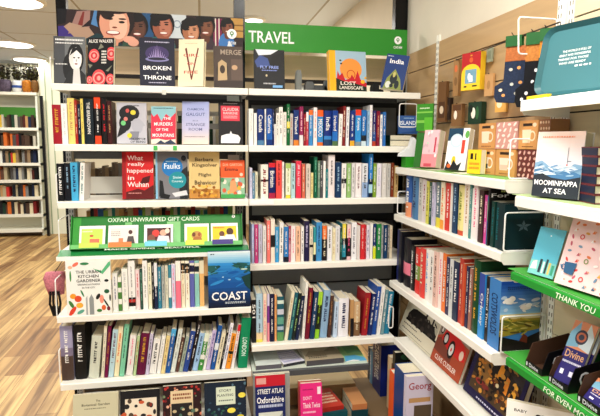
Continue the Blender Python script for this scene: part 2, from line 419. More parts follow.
# ------------------------------------------------------------------ shelving on the back row
SM = mat('F3F1E8', .35); GM = mat('A9ABA8', .45); DK = mat('2A2B2C', .5)
def deck(x0, x1, y0, y1, zt, lip, m=SM, face=None):
    q = MB(); q.box((x0, y0 + .012, zt - .006), (x1, y1, zt), m)
    q.prism([(y0, zt - .004), (y0 + .004, zt), (y0 + .013, zt), (y0 + .013, zt - .006), (y0 + .006, zt - .008), (y0 + .006, zt - lip), (y0, zt - lip)], x0, x1, face or m, 'x')
    q.box((x0, y0 + .013, zt - lip * .8), (x0 + .002, y1, zt - .0062), m); q.box((x1 - .002, y0 + .013, zt - lip * .8), (x1, y1, zt - .0062), m)
    q.box((x0 + .01, y1 - .012, zt - .03), (x1 - .01, y1 - .01, zt - .0062), mat('6F7274', .5))
    return q
LIP = .031
ZA = dict(A1=1.79 + LIP, A2=1.512 + LIP, A3=1.241 + LIP, A4=1.001 + LIP, A5=.717 + LIP, A6=.385 + LIP, A7=.16)
ZB = dict(B1=1.79 + LIP, B2=1.5145 + .028, B3=1.2435 + .028, B4=.9075 + .028, B5=.52 + .025, B6=.422)
YBK = 2.93
def bay(x0, x1, shelves, label, skip=()):
    o = empty('shelving_bay', (x0, DF, 0)); tag(o, label, 'shelving')
    o2 = o; inv = Matrix.Translation((-x0, -DF, 0))
    def B(mb, n):
        c = mb.build(n, o); c.matrix_parent_inverse = inv; return c
    for nm, zt, y0 in shelves: B(deck(x0 + .001, (.985 if nm == 'B5' else (.835 if nm in ('B6', 'B7') else x1)) - .001, y0, YBK - .005, zt, LIP if nm != 'B6' else .032, SM if nm not in ('B6', 'B7') else (mat('D2DAD0', .4) if nm == 'B6' else mat('8A7458', .6)), mat('5A5D60', .45) if nm == 'B6' else None), 'shelf')
    return o, B
oA, BA = bay(XA0, XA1, [('A1', ZA['A1'], DF), ('A2', ZA['A2'], DF), ('A3', ZA['A3'], DF), ('A4', ZA['A4'], DF), ('A5', ZA['A5'], DF2), ('A6', ZA['A6'], DF2), ('A7', ZA['A7'], 2.2)], 'white metal shelving bay of fiction and gift cards under the children banner')
oB, BB = bay(XA1 + .002, XA2, [('B1', ZB['B1'], DF), ('B2', ZB['B2'], DF), ('B3', ZB['B3'], DF), ('B4', ZB['B4'], DF), ('B5', ZB['B5'], DF2), ('B6', ZB['B6'], 2.45), ('B7', .12, 2.2)], 'white metal shelving bay of travel books under the green sign')
def post(x, y, w, z0, z1, m, B, name='upright', slots=True, d=.04):
    q = MB(); q.box((x - w / 2, y - d / 2, z0), (x + w / 2, y + d / 2, z1), m)
    if slots:
        z = z0 + .03
        while z < min(z1, 2.1) - .03:
            for sx in (-.25, .25): q.box((x + sx * w - .0022, y - d / 2 - .0006, z), (x + sx * w + .0022, y - d / 2, z + .014), DK)
            z += .025
    B(q, name)
post(XA0 - .014, YBK + .0, .026, 0, 1.83, GM, BA); post(XA1 - .02, YBK + .03, .034, 0, 1.83, GM, BA)
post(XA0 - .03, YBK + .06, .05, 0, CZ, mat('101114', .25), BA, 'black_post', False, .05); post(XA1 - .013, YBK + .07, .06, 0, CZ, mat('101114', .25), BA, 'black_post', False, .05)
post(XA2 + .018, 2.87 + .1, .075, 0, CZ, mat('101114', .25), BB, 'black_post', False, .05)
post(XA1 + .0225, DF2 + .03, .02, .0, .388, GM, BB)
# back panels: the left bay is open mesh between grey rails, the travel bay has grey metal sheets
def rails(x0, x1, B, spec):
    for z0, z1, c in spec:
        q = MB(); q.box((x0 + .008, YBK - .003, z0), (x1 - .04, YBK + .004, z1), mat(c, .5)); B(q, 'back_rail')
rails(XA0, XA1, BA, [(1.77, 1.815, '4A4C50'), (1.70, 1.725, 'C9C8BE'), (1.63, 1.66, 'B0AFA8'), (1.50, 1.535, '55585A'), (1.465, 1.50, '6F7274'), (1.28, 1.37, 'F0EEE4'), (1.205, 1.235, '55585A'), (.36, .68, '4C4640'), (.74, .80, '8A8D8E'), (.02, .33, '5A4C3C')])
q = MB(); q.box((XA1 + .03, YBK + .006, .44), (XA2 + .02, YBK + .012, 1.80), mat('3C3E40', .5)); BB(q, 'back_panel'); q = MB(); q.box((XA1 + .05, YBK - .012, .425), (XA2 - .16, YBK + .003, .565), mat('E8CC9C', .6)); BB(q, 'wooden_strip')
rails(XA1 + .04, XA2 + .035, BB, [(1.60, 1.765, '8A8D8C'), (1.30, 1.47, '4A4D4E'), (1.145, 1.22, 'A2A5A4'), (.97, 1.1, '55585A'), (.74, .865, 'A6A9A8'), (.60, .73, 'A2A5A4')])
# wooden header board behind the tops of both bays and the pieces below it
q = MB(); q.box((XA0 + .02, YBK + .10, 1.925), (XA2 - .03, YBK + .12, 2.06), mat('EBD2AE', .5, kind='wood')); q.box((XA0 + .02, YBK + .10, 1.905), (XA2 - .03, YBK + .13, 1.925), mat('2B2522', .5))
tag(q.build('header_board'), 'long pale wooden board behind the books on top of both bays', 'board')

# stock seen through the open back of the left bay: rows of books facing the other way, too hidden to count
BEHIND = MB()
def back_row(x0, x1, z, hs, cols, y=3.06):
    x = x0; i = 0; rng = random.Random(int(z * 100))
    while x < x1:
        t = rng.uniform(.014, .03); h = rng.uniform(*hs); c = cols[i % len(cols)]
        BEHIND.box((x, y, z), (x + t, y + .002, z + h), mat(c, .5)); BEHIND.box((x, y + .002, z), (x + .001, y + .13, z + h), mat(c, .5)); BEHIND.box((x + t - .001, y + .002, z), (x + t, y + .13, z + h), mat(c, .5))
        BEHIND.box((x + .0012, y + .0022, z), (x + t - .0012, y + .128, z + h - .001), pages()); x += t + .001; i += 1 + (rng.random() < .3)
def plank(x0, x1, z, label):
    q = MB(); q.box((x0, 3.045, z - .02), (x1, 3.3, z), mat('D8D2C2', .5)); q.box((x0, 3.04, z - .028), (x1, 3.045, z + .004), mat('BDB8AA', .5)); tag(q.build('rear_shelf'), label, 'shelf')
plank(XA0, XA1 - .05, 1.535, 'shelf seen through the back of the left bay behind the crime covers')
plank(XA0, XA1 - .05, 1.235, 'shelf seen through the back of the left bay behind the bestseller covers')
plank(XA0, XA1 - .05, .99, 'shelf seen through the back of the left bay behind the gift cards')
EB = ['5A4634', 'E6DDC0', '8A877E', 'C09A6A', '1C1A1A', 'D0CFC6', '7E6148', 'F0EAD6', '2C4A34', 'F1EFE8']
back_row(XA0 + .03, XA1 - .08, 1.5365, (.13, .2), EB)
back_row(XA0 + .03, XA1 - .08, 1.2365, (.15, .21), ['8A7A66', '9A8670', '9E988C', 'BFA47E', '7C6B5A'])
back_row(XA0 + .03, XA1 - .08, .9915, (.17, .205), ['C99E62', '9A6A46', '20201E', 'B8A070', 'B8453B', '3C6C9E', '9FC05A', 'F0E6C8', '3E8A80', 'D8B888'])
o = BEHIND.build('hidden_books'); o['kind'] = 'stuff'; tag(o, 'rows of brown and cream books seen through the open back of left bay', 'books')

# ------------------------------------------------------------------ signs above the bays
LOGO = lambda cx, cy, s, asp: [('e', cx, cy + s * .22, s * .42 / asp, s * .42, 'FFFFFF'), ('n', cx, cy + s * .27, s * .17 / asp, .5, '2E8B3C'), ('r', cx - s * .05 / asp, cy + s * .0, cx + s * .05 / asp, cy + s * .22, '2E8B3C')]
def board(name, label, x0, x1, z0, z1, y, c, shapes, roll=0, cat='sign'):
    w, h = x1 - x0, z1 - z0; mb = MB(); mb.box((0, 0, 0), (w, .006, h), mat(c, .4)); o = mb.build(name)
    art(o, w, h, shapes, 'printed_picture', 'lettering')
    for sx in (.06, w - .075):
        m = MB(); m.box((sx, .0065, -.20), (sx + .012, .012, h * .5), DK); m.build('bracket', o)
    o.location = (x0, y, z0); o.rotation_euler = (0, D2R(roll), 0); return tag(o, label, cat)
YS = 2.80
g0 = at_y(245, 22, YS); g1 = at_y(407.5, 28.5, YS); g2 = at_y(245, 50, YS)
gw, gh = g1.x - g0.x, g0.z - g2.z; asp = gw / gh
board('shelf_sign', 'long green sign reading TRAVEL above the travel bay', g0.x, g1.x, g2.z, g0.z, YS, '3E9A3C',
      [('t', 'TRAVEL', .155, .5, .42, 'FFFFFF', .27)] + LOGO(.94, .52, .36, asp) + [('t', 'OXFAM', .94, .33, .1, 'FFFFFF', .055)])
b0 = at_y(57, 8.5, YS); b1 = at_y(243, 17.5, YS); b2 = at_y(243, 51, YS)
bw, bh = b1.x - b0.x, b0.z - b2.z; asp = bw / bh
def face(cx, cy, r, skin, hair, hi, rot=0.0, smile=1):
    k = bh / bw; c0, s0 = math.cos(rot), math.sin(rot)
    def e(dx, dy, rx, ry, c, ro=0): return ('e', cx + (dx * c0 - dy * s0) * r * k, cy + (dx * s0 + dy * c0) * r, rx * r * k, ry * r, c, 0)
    return [e(0, .22, 1.05, 1.2, hair), e(0, -1.15, .45, .5, skin), e(0, -.05, .84, 1.08, skin), e(.22, -.05, .5, .8, hi), e(-.1, .86, .85, .36, hair), e(-.55, .55, .4, .5, hair), e(-.3, .16, .17, .07, '1A1210'), e(.36, .16, .17, .07, '1A1210'), e(-.3, .34, .22, .05, '2A1A18'), e(.36, .34, .22, .05, '2A1A18'),
            e(.05, -.14, .14, .16, hi), e(.05, -.24, .14, .05, '8A4A36'), e(.03, -.56, .36 * smile, .13 * smile, 'A8504A'), e(.03, -.53, .3 * smile, .08 * smile, 'F7EDE6')]
PH = [('r', 0, 0, 1, 1, '3B2B2C'), ('p', [(0, 0), (.1, 0), (.09, .35), (.03, .52), (0, .5)], '4A3A86'), ('p', [(.05, .3), (.1, .95), (.17, 1), (.16, .4)], 'A8847C'), ('p', [(.0, .55), (.04, .6), (.05, 1), (0, 1)], '17151C'), ('p', [(.09, .4), (.13, .95), (.14, .95), (.12, .35)], '8A3A34'), ('p', [(.03, .5), (.06, .62), (.16, .5), (.2, .2), (.1, .1)], 'B89A84'), ('p', [(.12, .5), (.2, .9), (.22, .6)], '2A1C22'), ('p', [(.17, .6), (.19, 1), (.24, 1), (.22, .5)], '5F8FC0'), ('p', [(.08, .0), (.2, .35), (.3, .2), (.34, 0)], '24444A'),
      ('r', .44, .3, .5, 1, '2F5F8A'), ('r', .58, .3, .68, 1, 'D3DBE0'), ('n', .63, .72, .022, .7, '9AA8B8'), ('r', .66, .1, .7, .5, 'B8C4CC'), ('p', [(.83, 0), (.83, .9), (.88, .95), (.88, 0)], '8A2F5A'), ('r', .84, .1, .846, .95, 'F0E6DA'), ('r', .86, .1, .866, .95, 'F0E6DA'), ('r', .93, .4, 1, .98, 'C9A05A'), ('r', .93, .75, 1, .79, '8A6430'), ('r', .93, .58, 1, .62, '8A6430'), ('e', .4, .0, .07, .3, '3A5A4A'), ('e', .54, .05, .08, .3, '2C6A6C'), ('e', .705, .0, .07, .26, '9A8A5A'), ('e', .79, .1, .05, .3, '4A3A44'), ('e', .905, .2, .045, .34, '4C86C6'), ('p', [(.9, .0), (.92, .3), (.95, .0)], 'E8EEF4')]
PH += face(.785, .66, .3, '6E4634', '121010', '8A5C44') + face(.41, .55, .33, '5A3A2E', '171012', '6E4A3A') + face(.55, .62, .35, 'A4644C', '141012', 'C08068', .1) + face(.705, .52, .3, 'B47A58', '1A1414', 'D09A78') + face(.91, .68, .21, '7A4A38', '15110F', '94604A') + face(.295, .66, .52, 'E0A48A', '2A1A18', 'F2C4AC', -.25, 1.1) + [('e', .37, .2, .035, .1, 'E8B09A'), ('e', .39, .12, .03, .12, 'E8B09A')]
PH += LOGO(.935, .42, .36, asp) + [('t', 'OXFAM', .935, .22, .1, 'FFFFFF', .045)]
board('photo_banner', 'wide photo banner of smiling children behind the top left books', b0.x, b1.x, b2.z, b0.z, YS, '3B2B2C', PH, 0, 'banner')

# ------------------------------------------------------------------ front-facing books, left bay, top shelf
P = 2.66
z1 = ZA['A1']; GT = 'cover-out books on the top shelves'
face_book('grey novel with black and white portrait of a dark haired woman', (54, 86, 36, 85), P, z1, color='77797A', shapes=[('r', 0, 0, 1, 1, '77797A'), ('r', 0, 0, .35, 1, '55575A'), ('e', .68, .55, .26, .32, '1F1F20'), ('e', .5, .35, .22, .3, '2A2A2B'), ('p', [(.3, 0), (.45, .25), (.6, .33), (.85, .3), (1, .2), (1, 0)], '2E2F30'), ('p', [(.58, 0), (.62, .35), (.8, .35), (.84, 0)], 'D6D4D0'), ('e', .68, .54, .2, .24, 'DEDCD8'), ('e', .74, .52, .13, .18, 'EDEBE8'), ('p', [(.5, .6), (.6, .78), (.88, .76), (.9, .6), (.72, .72)], '1B1B1C'),
   ('e', .64, .56, .035, .015, '222222'), ('e', .78, .56, .035, .015, '222222'), ('e', .7, .43, .05, .015, '8A3E3E'), ('e', .71, .5, .02, .03, 'B9B6B2'), ('m', .06, .9, .94, .96, 1, 'F2F2F0'), ('m', .06, .84, .9, .88, 1, 'F2F2F0'), ('m', .06, .4, .42, .44, 1, 'E8E8E6')], group=GT, t=.02)
ros = []
for cx, cy, r in ((.25, .62, .2), (.9, .66, .2), (.45, .14, .26), (.88, .12, .16), (.1, .1, .12)):
    ros += [('e', cx, cy, r, r * .72, 'E85A5C'), ('n', cx, cy, r * .85, .8, 'F6A8A0'), ('n', cx, cy, r * .55, .75, 'B82E3A'), ('e', cx, cy, r * .25, r * .2, 'F6A8A0')]
face_book('black novel with coral roses on the cover', (87, 115, 38, 86), P, z1, yaw=-13, color='17151A', shapes=[('r', 0, 0, 1, 1, '17151A')] + [('p', [(.4, .75), (.5, .88), (.62, .8)], '8A8A78'), ('p', [(.1, .35), (.02, .45), (.2, .42)], '8A8A78'), ('p', [(.7, .3), (.95, .42), (.8, .28)], '8A8A78')] + ros + [('r', .5, .4, .76, .76, '17151A'), ('m', .54, .44, .72, .74, 5, 'E9E6DD'), ('t', 'ALICE WALKER', .5, .93, .07, 'F4EFE8', .92)], t=.022, group=GT)
cr = [('p', [(.5 + .04 * k - .015, .58), (.5 + .055 * k, .88 - abs(k) * .05), (.5 + .04 * k + .015, .58)], 'B9A6D8') for k in range(-6, 7)]
face_book('dark navy fantasy novel with a pale crown picture', (140, 175, 38, 86), P, z1, color='23233B', t=.03, shapes=[('r', 0, 0, 1, 1, '1F2038'), ('e', .5, .68, .34, .16, '4A3C6E')] + cr + [('e', .5, .56, .34, .05, '8E8AB8'), ('e', .5, .57, .26, .03, '23233B'), ('t', 'BROKEN', .5, .38, .085, 'FFFFFF', .8), ('t', 'A', .5, .28, .035, 'FFFFFF'), ('t', 'THRONE', .5, .18, .085, 'FFFFFF', .8), ('m', .15, .9, .85, .94, 1, 'C9C5DD'), ('m', .25, .06, .75, .09, 1, 'C9C5DD')], group=GT)
face_book('cream hardback with thin red lettering and brown twig letter', (178, 204, 40, 87), P - .01, z1, color='EFE4C6', yaw=-15, t=.042, hard=True, shapes=[('p', [(.25, .8), (.5, .16), (.55, .16), (.32, .82)], '7A3B2E'), ('p', [(.75, .82), (.5, .14), (.55, .14), (.8, .8)], '7A3B2E'), ('t', 'GIRL', .5, .66, .06, 'C4564A', .62), ('t', 'ON', .5, .48, .06, 'C4564A', .3), ('t', 'FIRE', .5, .3, .06, 'C4564A', .55), ('m', .25, .9, .75, .92, 1, 'C7B88F')], group=GT)
face_book('dim brown novel with bag picture beside the black post', (214, 243, 46, 88), P, z1, color='5A4A40', t=.022, shapes=[('r', 0, 0, 1, 1, '584A42'), ('r', 0, .0, 1, .18, '463A35'), ('r', .6, .2, 1, .7, '6B5A50'), ('e', .3, .42, .2, .24, '2B2320'), ('p', [(.14, .18), (.15, .6), (.28, .68), (.45, .6), (.46, .2)], 'C9B08A'), ('e', .3, .45, .09, .1, '4A3B30'), ('e', .72, .5, .1, .06, 'C9A988'), ('t', 'MERGE', .6, .86, .12, 'B5A696', .72)], group=GT)
face_book('dark novel with pale sky and blue valley picture', (254.5, 285, 49.5, 91), P, ZB['B1'], color='26272B', t=.022, shapes=[('r', 0, 0, 1, 1, '232428'), ('p', [(.05, 1), (.15, .85), (.55, .88), (.8, 1)], 'E4EBF2'), ('p', [(.02, .7), (.2, .86), (.45, .78), (.52, .6), (.1, .55)], '4A5E9A'), ('p', [(.5, .6), (.6, .85), (1, .95), (1, .55)], '17181A'), ('t', 'FLY FREE', .5, .56, .07, '9FB2F2', .6), ('m', .25, .46, .75, .5, 1, '8FA2E6'), ('e', .4, .35, .03, .03, 'D9C9A8'), ('m', .3, .12, .7, .18, 1, 'C8C8CC'), ('r', .6, .05, .92, .11, '7FB2E0')], group=GT)
face_book('travel book with orange sun and red peaks on pale blue cover', (330, 368, 51, 92), P, ZB['B1'], color='A9C4D6', yaw=5, t=.04, hard=True, spine_col='F2B92E', shapes=[('r', 0, 0, .17, 1, 'F2B92E'), ('r', .17, 0, 1, 1, 'A9C4D6'), ('e', .58, .55, .3, .27, 'F0A050'), ('n', .58, .42, .12, .8, 'C9642E'), ('p', [(.17, .2), (.22, .5), (.27, .38), (.34, .46), (.42, .28), (.55, .32), (.6, .42), (.68, .3), (.76, .52), (.84, .3), (1, .22), (1, 0), (.17, 0)], 'C8283A'), ('p', [(.17, 0), (.17, .32), (.4, .24), (.7, .2), (1, .12), (1, 0)], '2D3B2F'), ('t', 'LOST', .5, .2, .09, 'F4F0E4', .42), ('t', 'LANDSCAPE', .58, .09, .08, 'F4F0E4', .64), ('e', .9, .25, .06, .05, 'F2B92E'), ('e', .97, .35, .03, .03, 'F2B92E'), ('e', .32, .68, .03, .02, '222222'), ('e', .3, .76, .03, .02, '222222')], group=GT)
face_book('navy India guidebook with temple picture leaning at right end', (380, 401, 56, 92.5), 2.64, ZB['B1'], color='1B3F7E', yaw=-28, t=.035, tilt=12, w=.118, roll=9, h=.185, shapes=[('r', 0, 0, 1, 1, '19407F'), ('p', [(.1, 0), (.2, .3), (.5, .58), (.8, .3), (.92, 0)], '8F9A52'), ('e', .5, .3, .16, .15, '1D2A2C'), ('e', .3, .12, .12, .1, 'D8DCD0'), ('e', .68, .14, .1, .12, '1D2A2C'), ('e', .5, .42, .06, .08, 'C9C078'), ('e', .45, .1, .08, .06, '1D2A2C'), ('t', 'India', .5, .8, .13, 'FFFFFF', .62), ('m', .05, .92, .3, .96, 1, 'D0DAEE')], group=GT)
# odd stock lying behind the top books
def lump(name, label, x, y, z, w, d, h, c, cat, top=None):
    mb = MB(); mb.prism([(0, 0), (w, 0), (w, h * .8), (w * .8, h), (w * .15, h), (0, h * .7)], 0, d, mat(c, .6), 'y'); o = mb.build(name); o.location = (x, y, z); return tag(o, label, cat)
for i, (px, w, h, c) in enumerate(((296, .03, .13, '8A8D8A'), (305, .05, .07, '6E7070'), (313, .08, .05, '5C5F60'), (324, .04, .08, '74777A'), (372, .04, .07, '2B2A2C'), (378, .03, .04, '1B1B1E'))):
    p = at_y(px, 88, 2.85); lump('metal_bookend', ['tall grey metal bookend right of the dark valley novel', 'short wide grey bookend behind the top travel shelf', 'low dark grey bookend left of the orange sun book', 'narrow grey bookend touching the orange sun book', 'dark bookend between the orange sun book and the India guide', 'tiny black bookend left of the India guide'][i], p.x, 2.84, ZB['B1'] + .0006, w, .05, h, c, 'bookend')
p = at_y(308, 88, 2.98); q = MB(); q.box((0, 0, 0), (.35, .01, .1), mat('F3F0E4', .6)); o = q.build('white_card'); o.location = (p.x - .02, 3.07, 1.80); tag(o, 'white card panel standing behind the top travel shelf', 'card')

# ------------------------------------------------------------------ left bay, second shelf
P = 2.64
GA = 'cover-out books on the left bay'
z2 = ZA['A2']; z3 = ZA['A3']
book_row([(53, 62, 104.5, 'dark_red:A62434', 'gold'), (62.6, 68.4, 103.5, 'white', 'pale_grey'), (68.8, 75.6, 98, 'pale_yellow:F0DB86', 'tan'), (75.8, 78.4, 100, 'red:B23A2C', 'cream'), (78.6, 81.6, 104, 'navy:1D2A44', 'white'), (81.8, 84.4, 98.5, 'yellow:EFDC7A', 'charcoal'),
  (84.8, 94.4, 99, 'dark_teal:1B2A33', 'white', 0, None, ('THE BREAKDOWN', .58, .7, .34)), (95.2, 101.6, 97, 'black:1A1414', 'white', 0, ((.0, .18, 'E8542E'), (.76, 1, 'EF5A2C'))), (102.5, 107.5, 99, 'black:1D1716', 'red'), (107.8, 112.5, 101, 'maroon:4A1A1C', 'tan')],
  "left bay's second shelf", 'spine-out books at the left of the second shelf', 'y', P - .01, z2, 144.5, depth=.13)
mush = [('e', .42, .74, .34, .2, '1C1D1F'), ('e', .28, .5, .2, .2, '1C1D1F'), ('p', [(.0, .14), (.1, .4), (.35, .48), (.3, .28)], '1C1D1F'), ('e', .68, .45, .2, .17, 'B9BAC4'), ('p', [(.62, .6), (.84, .56), (.95, .44), (.84, .42), (.86, .34), (.78, .26), (.55, .3)], 'B9BAC4'), ('p', [(.45, .3), (.75, .3), (.7, .08), (.4, .1)], '8E8F9A'),
  ('e', .55, .76, .09, .06, 'E8D94A'), ('e', .36, .8, .06, .05, 'D2605A'), ('e', .3, .6, .07, .05, 'D98A80'), ('e', .22, .5, .08, .06, '7FD08A'), ('e', .42, .2, .08, .06, 'E8D94A')]
face_book('grey book with dark head profile full of coloured dots', (117, 147, 103, 144), P, z2, color='C6C6CE', shapes=[('r', 0, 0, 1, 1, 'C6C6CE')] + mush + [('m', .35, .9, .75, .95, 1, '4A4A50'), ('t', 'THE SYMPTOM', .7, .12, .05, '1C1D1F', .5), ('t', 'OF BEING', .7, .05, .05, '1C1D1F', .5)], group=GA, t=.024)
face_book('pink and pale blue novel with white block title', (151, 176, 107, 144), P, z2, yaw=-9, color='E9586A', shapes=[('r', 0, 0, 1, 1, 'E4475E'), ('r', 0, .82, 1, 1, '9CCBD3'), ('p', [(0, .82), (.1, .72), (.25, .8), (.42, .6), (.6, .8), (.8, .7), (1, .84), (1, .9), (0, .9)], '9CCBD3'), ('t', 'THE', .65, .68, .07, 'FFFFFF', .3), ('t', 'MURDERS', .5, .53, .09, 'FFFFFF', .75), ('t', 'OF THE', .45, .38, .07, 'FFFFFF', .5), ('t', 'MOUNTAINS', .5, .23, .09, 'FFFFFF', .88), ('p', [(0, 0), (0, .12), (.3, .14), (.6, .1), (1, .13), (1, 0)], 'E9DFD0'), ('p', [(.2, 0), (.4, .1), (.55, .03), (.8, .12), (1, .02), (1, 0)], '3B4A5E'), ('m', .1, .93, .9, .97, 1, '2F4A5A')], group=GA, t=.026)
face_book('lilac novel shading to cream with dark blue title', (182, 209, 102, 144), P, z2, yaw=-8, color='BFC2E4', shapes=grad(0, 1, 0, .4, 'EBDACB', 'C6C6E2') + grad(0, 1, .4, 1, 'C6C6E2', 'AEB8E4') + [ ('t', 'DAMON', .5, .82, .055, '6A74A8', .6), ('t', 'GALGUT', .5, .7, .075, '6A74A8', .72), ('t', 'IN A', .5, .55, .035, '7A7EA6', .2), ('t', 'STRANGE', .5, .46, .07, '7A7EA6', .72), ('t', 'ROOM', .5, .35, .07, '7A7EA6', .5), ('m', .1, .16, .85, .19, 1, '8A7E80')], group=GA, t=.022)
face_book('black novel with red label and white teapot shape', (219, 243, 102, 144), P, z2, color='211D20', t=.024, shapes=[('r', 0, 0, 1, 1, '211D20'), ('r', .1, .55, .88, .9, 'E04458'), ('t', 'CLAUDIA', .5, .82, .075, 'FBD9DA', .66), ('t', 'RANKINE', .5, .73, .06, 'FBD9DA', .6), ('m', .2, .6, .78, .68, 2, 'F6BFC4'), ('p', [(.08, .03), (.1, .2), (.3, .24), (.45, .25), (.5, .32), (.55, .25), (.8, .22), (.9, .15), (.84, .03)], 'F0F0F2'), ('m', .2, .94, .8, .97, 1, 'B9B3B6')], group=GA)
# ------------------------------------------------------------------ left bay, third shelf
book_row([(58, 64.6, 163.5, 'black:16161A', 'white'), (65, 71.2, 163, 'black:1A1C26', 'pale_blue'), (71.6, 78.6, 162.5, 'sky_blue:55B4DC', 'navy'), (79, 83.6, 163, 'white', 'teal', 1)],
  "left bay's third shelf", 'spine-out books at the left of the third shelf', 'y', P - .01, z3, 201, depth=.15)
face_book('bright red book with white serif title about Wuhan', (122.5, 154, 153, 200.5), P, z3, color='D42A2E', t=.03, shapes=[('r', 0, 0, 1, 1, 'D42A2E'), ('r', 0, 0, .12, 1, 'A81D22'), ('p', [(.12, 0), (.12, .15), (.5, .22), (.7, .18), (1, .3), (1, 0)], '6B1A1C'), ('p', [(.55, .3), (.65, .45), (.9, .5), (.85, .35)], '5A1618'), ('t', 'What', .42, .87, .1, 'FBE9E6', .5), ('t', 'really', .45, .73, .1, 'FBE9E6', .52), ('t', 'happened', .57, .59, .12, 'FBE9E6', .82), ('t', 'in', .28, .45, .09, 'FBE9E6', .2), ('t', 'Wuhan', .5, .31, .11, 'FBE9E6', .68), ('m', .2, .11, .6, .14, 1, 'E9A9A0')], group=GA)
face_book('grey and black novel with two blue circles', (156, 188, 153, 200), P, z3, color='8A8C92', t=.024, shapes=[('r', 0, 0, 1, 1, '85858A'), ('r', 0, 0, .06, 1, '8FC0DC'), ('p', [(.75, 0), (.72, .35), (.8, .6), (1, .7), (1, 0)], '2A2C30'), ('p', [(.1, .05), (.12, .4), (.22, .38), (.28, .05)], '26282B'), ('e', .52, .68, .33, .21, '2A84C6'), ('e', .68, .4, .28, .18, '2A9AA6'), ('t', 'Faulks', .52, .7, .12, 'EAF6FC', .5), ('m', .32, .78, .7, .82, 1, 'BFE0F2'), ('t', 'Snow', .68, .46, .06, 'D9F2F2', .28), ('t', 'Country', .68, .37, .06, 'D9F2F2', .36), ('p', [(.5, .12), (.95, .18), (1, .08), (.6, .04)], 'D9D9DB'), ('p', [(.12, .02), (.2, .12), (.45, .08), (.4, .0)], '1B1C1E'), ('e', .88, .87, .08, .06, '2A2C30')], group=GA)
gold = [('e', .1 + .8 * random.random(), .02 + .26 * random.random(), .05, .03, random.choice(['B9802E', 'D9A63E', '9A6524', 'EBC56A'])) for _ in range(46)]
face_book('pale gold novel with brown leafy lower edge', (189.5, 220, 153, 200.5), P, z3, color='E6C98A', t=.026, shapes=[('r', 0, 0, 1, 1, 'E4CB90'), ('r', 0, 0, 1, .2, 'C8924A')] + gold + [('t', 'Barbara', .5, .84, .08, '5A4420', .6), ('t', 'Kingsolver', .52, .71, .1, '5A4420', .82), ('t', 'Flight', .52, .5, .09, '5A4A30', .42), ('t', 'Behaviour', .54, .34, .09, '5A4A30', .72)], group=GA)
em = [('e', random.uniform(.05, .95), random.uniform(.05, .5), .08, .06, random.choice(['7FB08A', 'E8B84A', 'D96A4A', 'F2E6D8', '5A9A6A', '8FB8C4'])) for _ in range(20)]
face_book('small orange topped classic over a garden painting', (221, 245, 161, 198.5), P, z3, color='EF6A30', t=.02, shapes=[('r', 0, 0, 1, 1, 'EF6A36'), ('r', 0, 0, 1, .54, '9CC2A4')] + em + [('r', 0, 0, 1, .1, '4FA85E'), ('p', [(.35, .12), (.4, .45), (.6, .48), (.7, .2)], 'E0A878'), ('t', 'D.H. GARTON', .5, .88, .07, 'F9C8A8', .8), ('t', 'Emma', .45, .76, .09, '3A1A14', .55), ('e', .86, .62, .07, .045, 'F9D8C0')], group=GA)
for i, (px0, px1, yt, yb, c) in enumerate([(227, 239, 96, 101, 'DDE6E2'), (228, 239, 155, 160, 'E8E6DE')]):
    a = at_y(px0, yb, 2.84); b = at_y(px1, yt, 2.84); mb = MB(); mb.box((0, 0, 0), (b.x - a.x, .004, b.z - a.z), c); mb.box((.004, .0045, -.15), (.008, .008, .002), DK); o = mb.build('price_card'); o.location = (a.x, 2.84, a.z)
    tag(o, ['small white card peeping over the black teapot book', 'small white card peeping over the orange topped classic'][i], 'card')
# label clips along the shelf edges
def clip(px, py, col, label, w=.018):
    a = at_y(px, py, DF - .003); mb = MB(); mb.box((-w / 2, 0, -.011), (w / 2, .0025, .011), col); o = mb.build('label_clip'); o.location = (a.x, DF - .0036, a.z); tag(o, label, 'clip', 'shelf edge labels')
clip(155.5, 148, '5CC46A', 'green clip on the second shelf edge under the pink novel, left one'); clip(175, 148, '5CC46A', 'green clip on the second shelf edge under the pink novel, right one')
clip(165, 148, 'E9EAE2', 'white paper label between two green clips on second shelf edge', .05)
clip(280, 149.5, 'F7F6EE', 'white paper label under the first blue guidebooks', .15); clip(362, 150, 'F0F4EC', 'white paper label under the right end of the upper travel shelf', .16); clip(262, 202.5, 'F4F4F6', 'white paper label at the left end of second travel shelf edge', .12)
clip(164, 92.3, 'D9D9D2', 'small grey label on the top left shelf edge', .02)

# ------------------------------------------------------------------ gift card holder
gp = at_y(69, 249, 2.56); gq = at_y(243, 244, 2.56); gz0 = ZA['A4'] + .016; gz1 = at_y(72, 214, 2.66).z
gw = gq.x - gp.x; gh = gz1 - gz0 + .012
o = empty('card_holder', (gp.x, 2.565, gz0)); tag(o, 'green tilted cardboard holder of gift cards on the fourth left shelf', 'card holder')
G1 = mat('2F8F3C', .45); G2 = mat('7CC47A', .45); tl = D2R(24)
RX = Matrix.Rotation(-tl, 4, 'X')
mb = MB(); mb.box((0, .028, 0), (gw, .031, gh), G1, RX); mb.box((0, 0, 0), (.004, .031, gh * .98), G1, RX); mb.box((gw - .004, 0, 0), (gw, .031, gh * .98), G1, RX); mb.box((.004, 0, 0), (gw - .004, .028, .004), G1, RX)
mb.build('tray', o)
mb = MB(); mb.box((.004, -.004, 0), (gw - .004, -.001, .021), G2, RX); mb.build('front_lip', o)
f = lambda x, y, z: RX @ Vector((x, y, z))
art(o, gw, gh, [('r', .005, .12, .05, .96, '4FAE4E'), ('r', .30, .1, .34, .8, '8FD08A'), ('r', .545, .1, .625, .8, '9AD696'), ('t', 'OXFAM UNWRAPPED GIFT CARDS', .47, .88, .13, 'E9FBE4', .54)] + LOGO(.95, .9, .12, gw / gh), 'printed_panel', 'lettering', .0275, f)
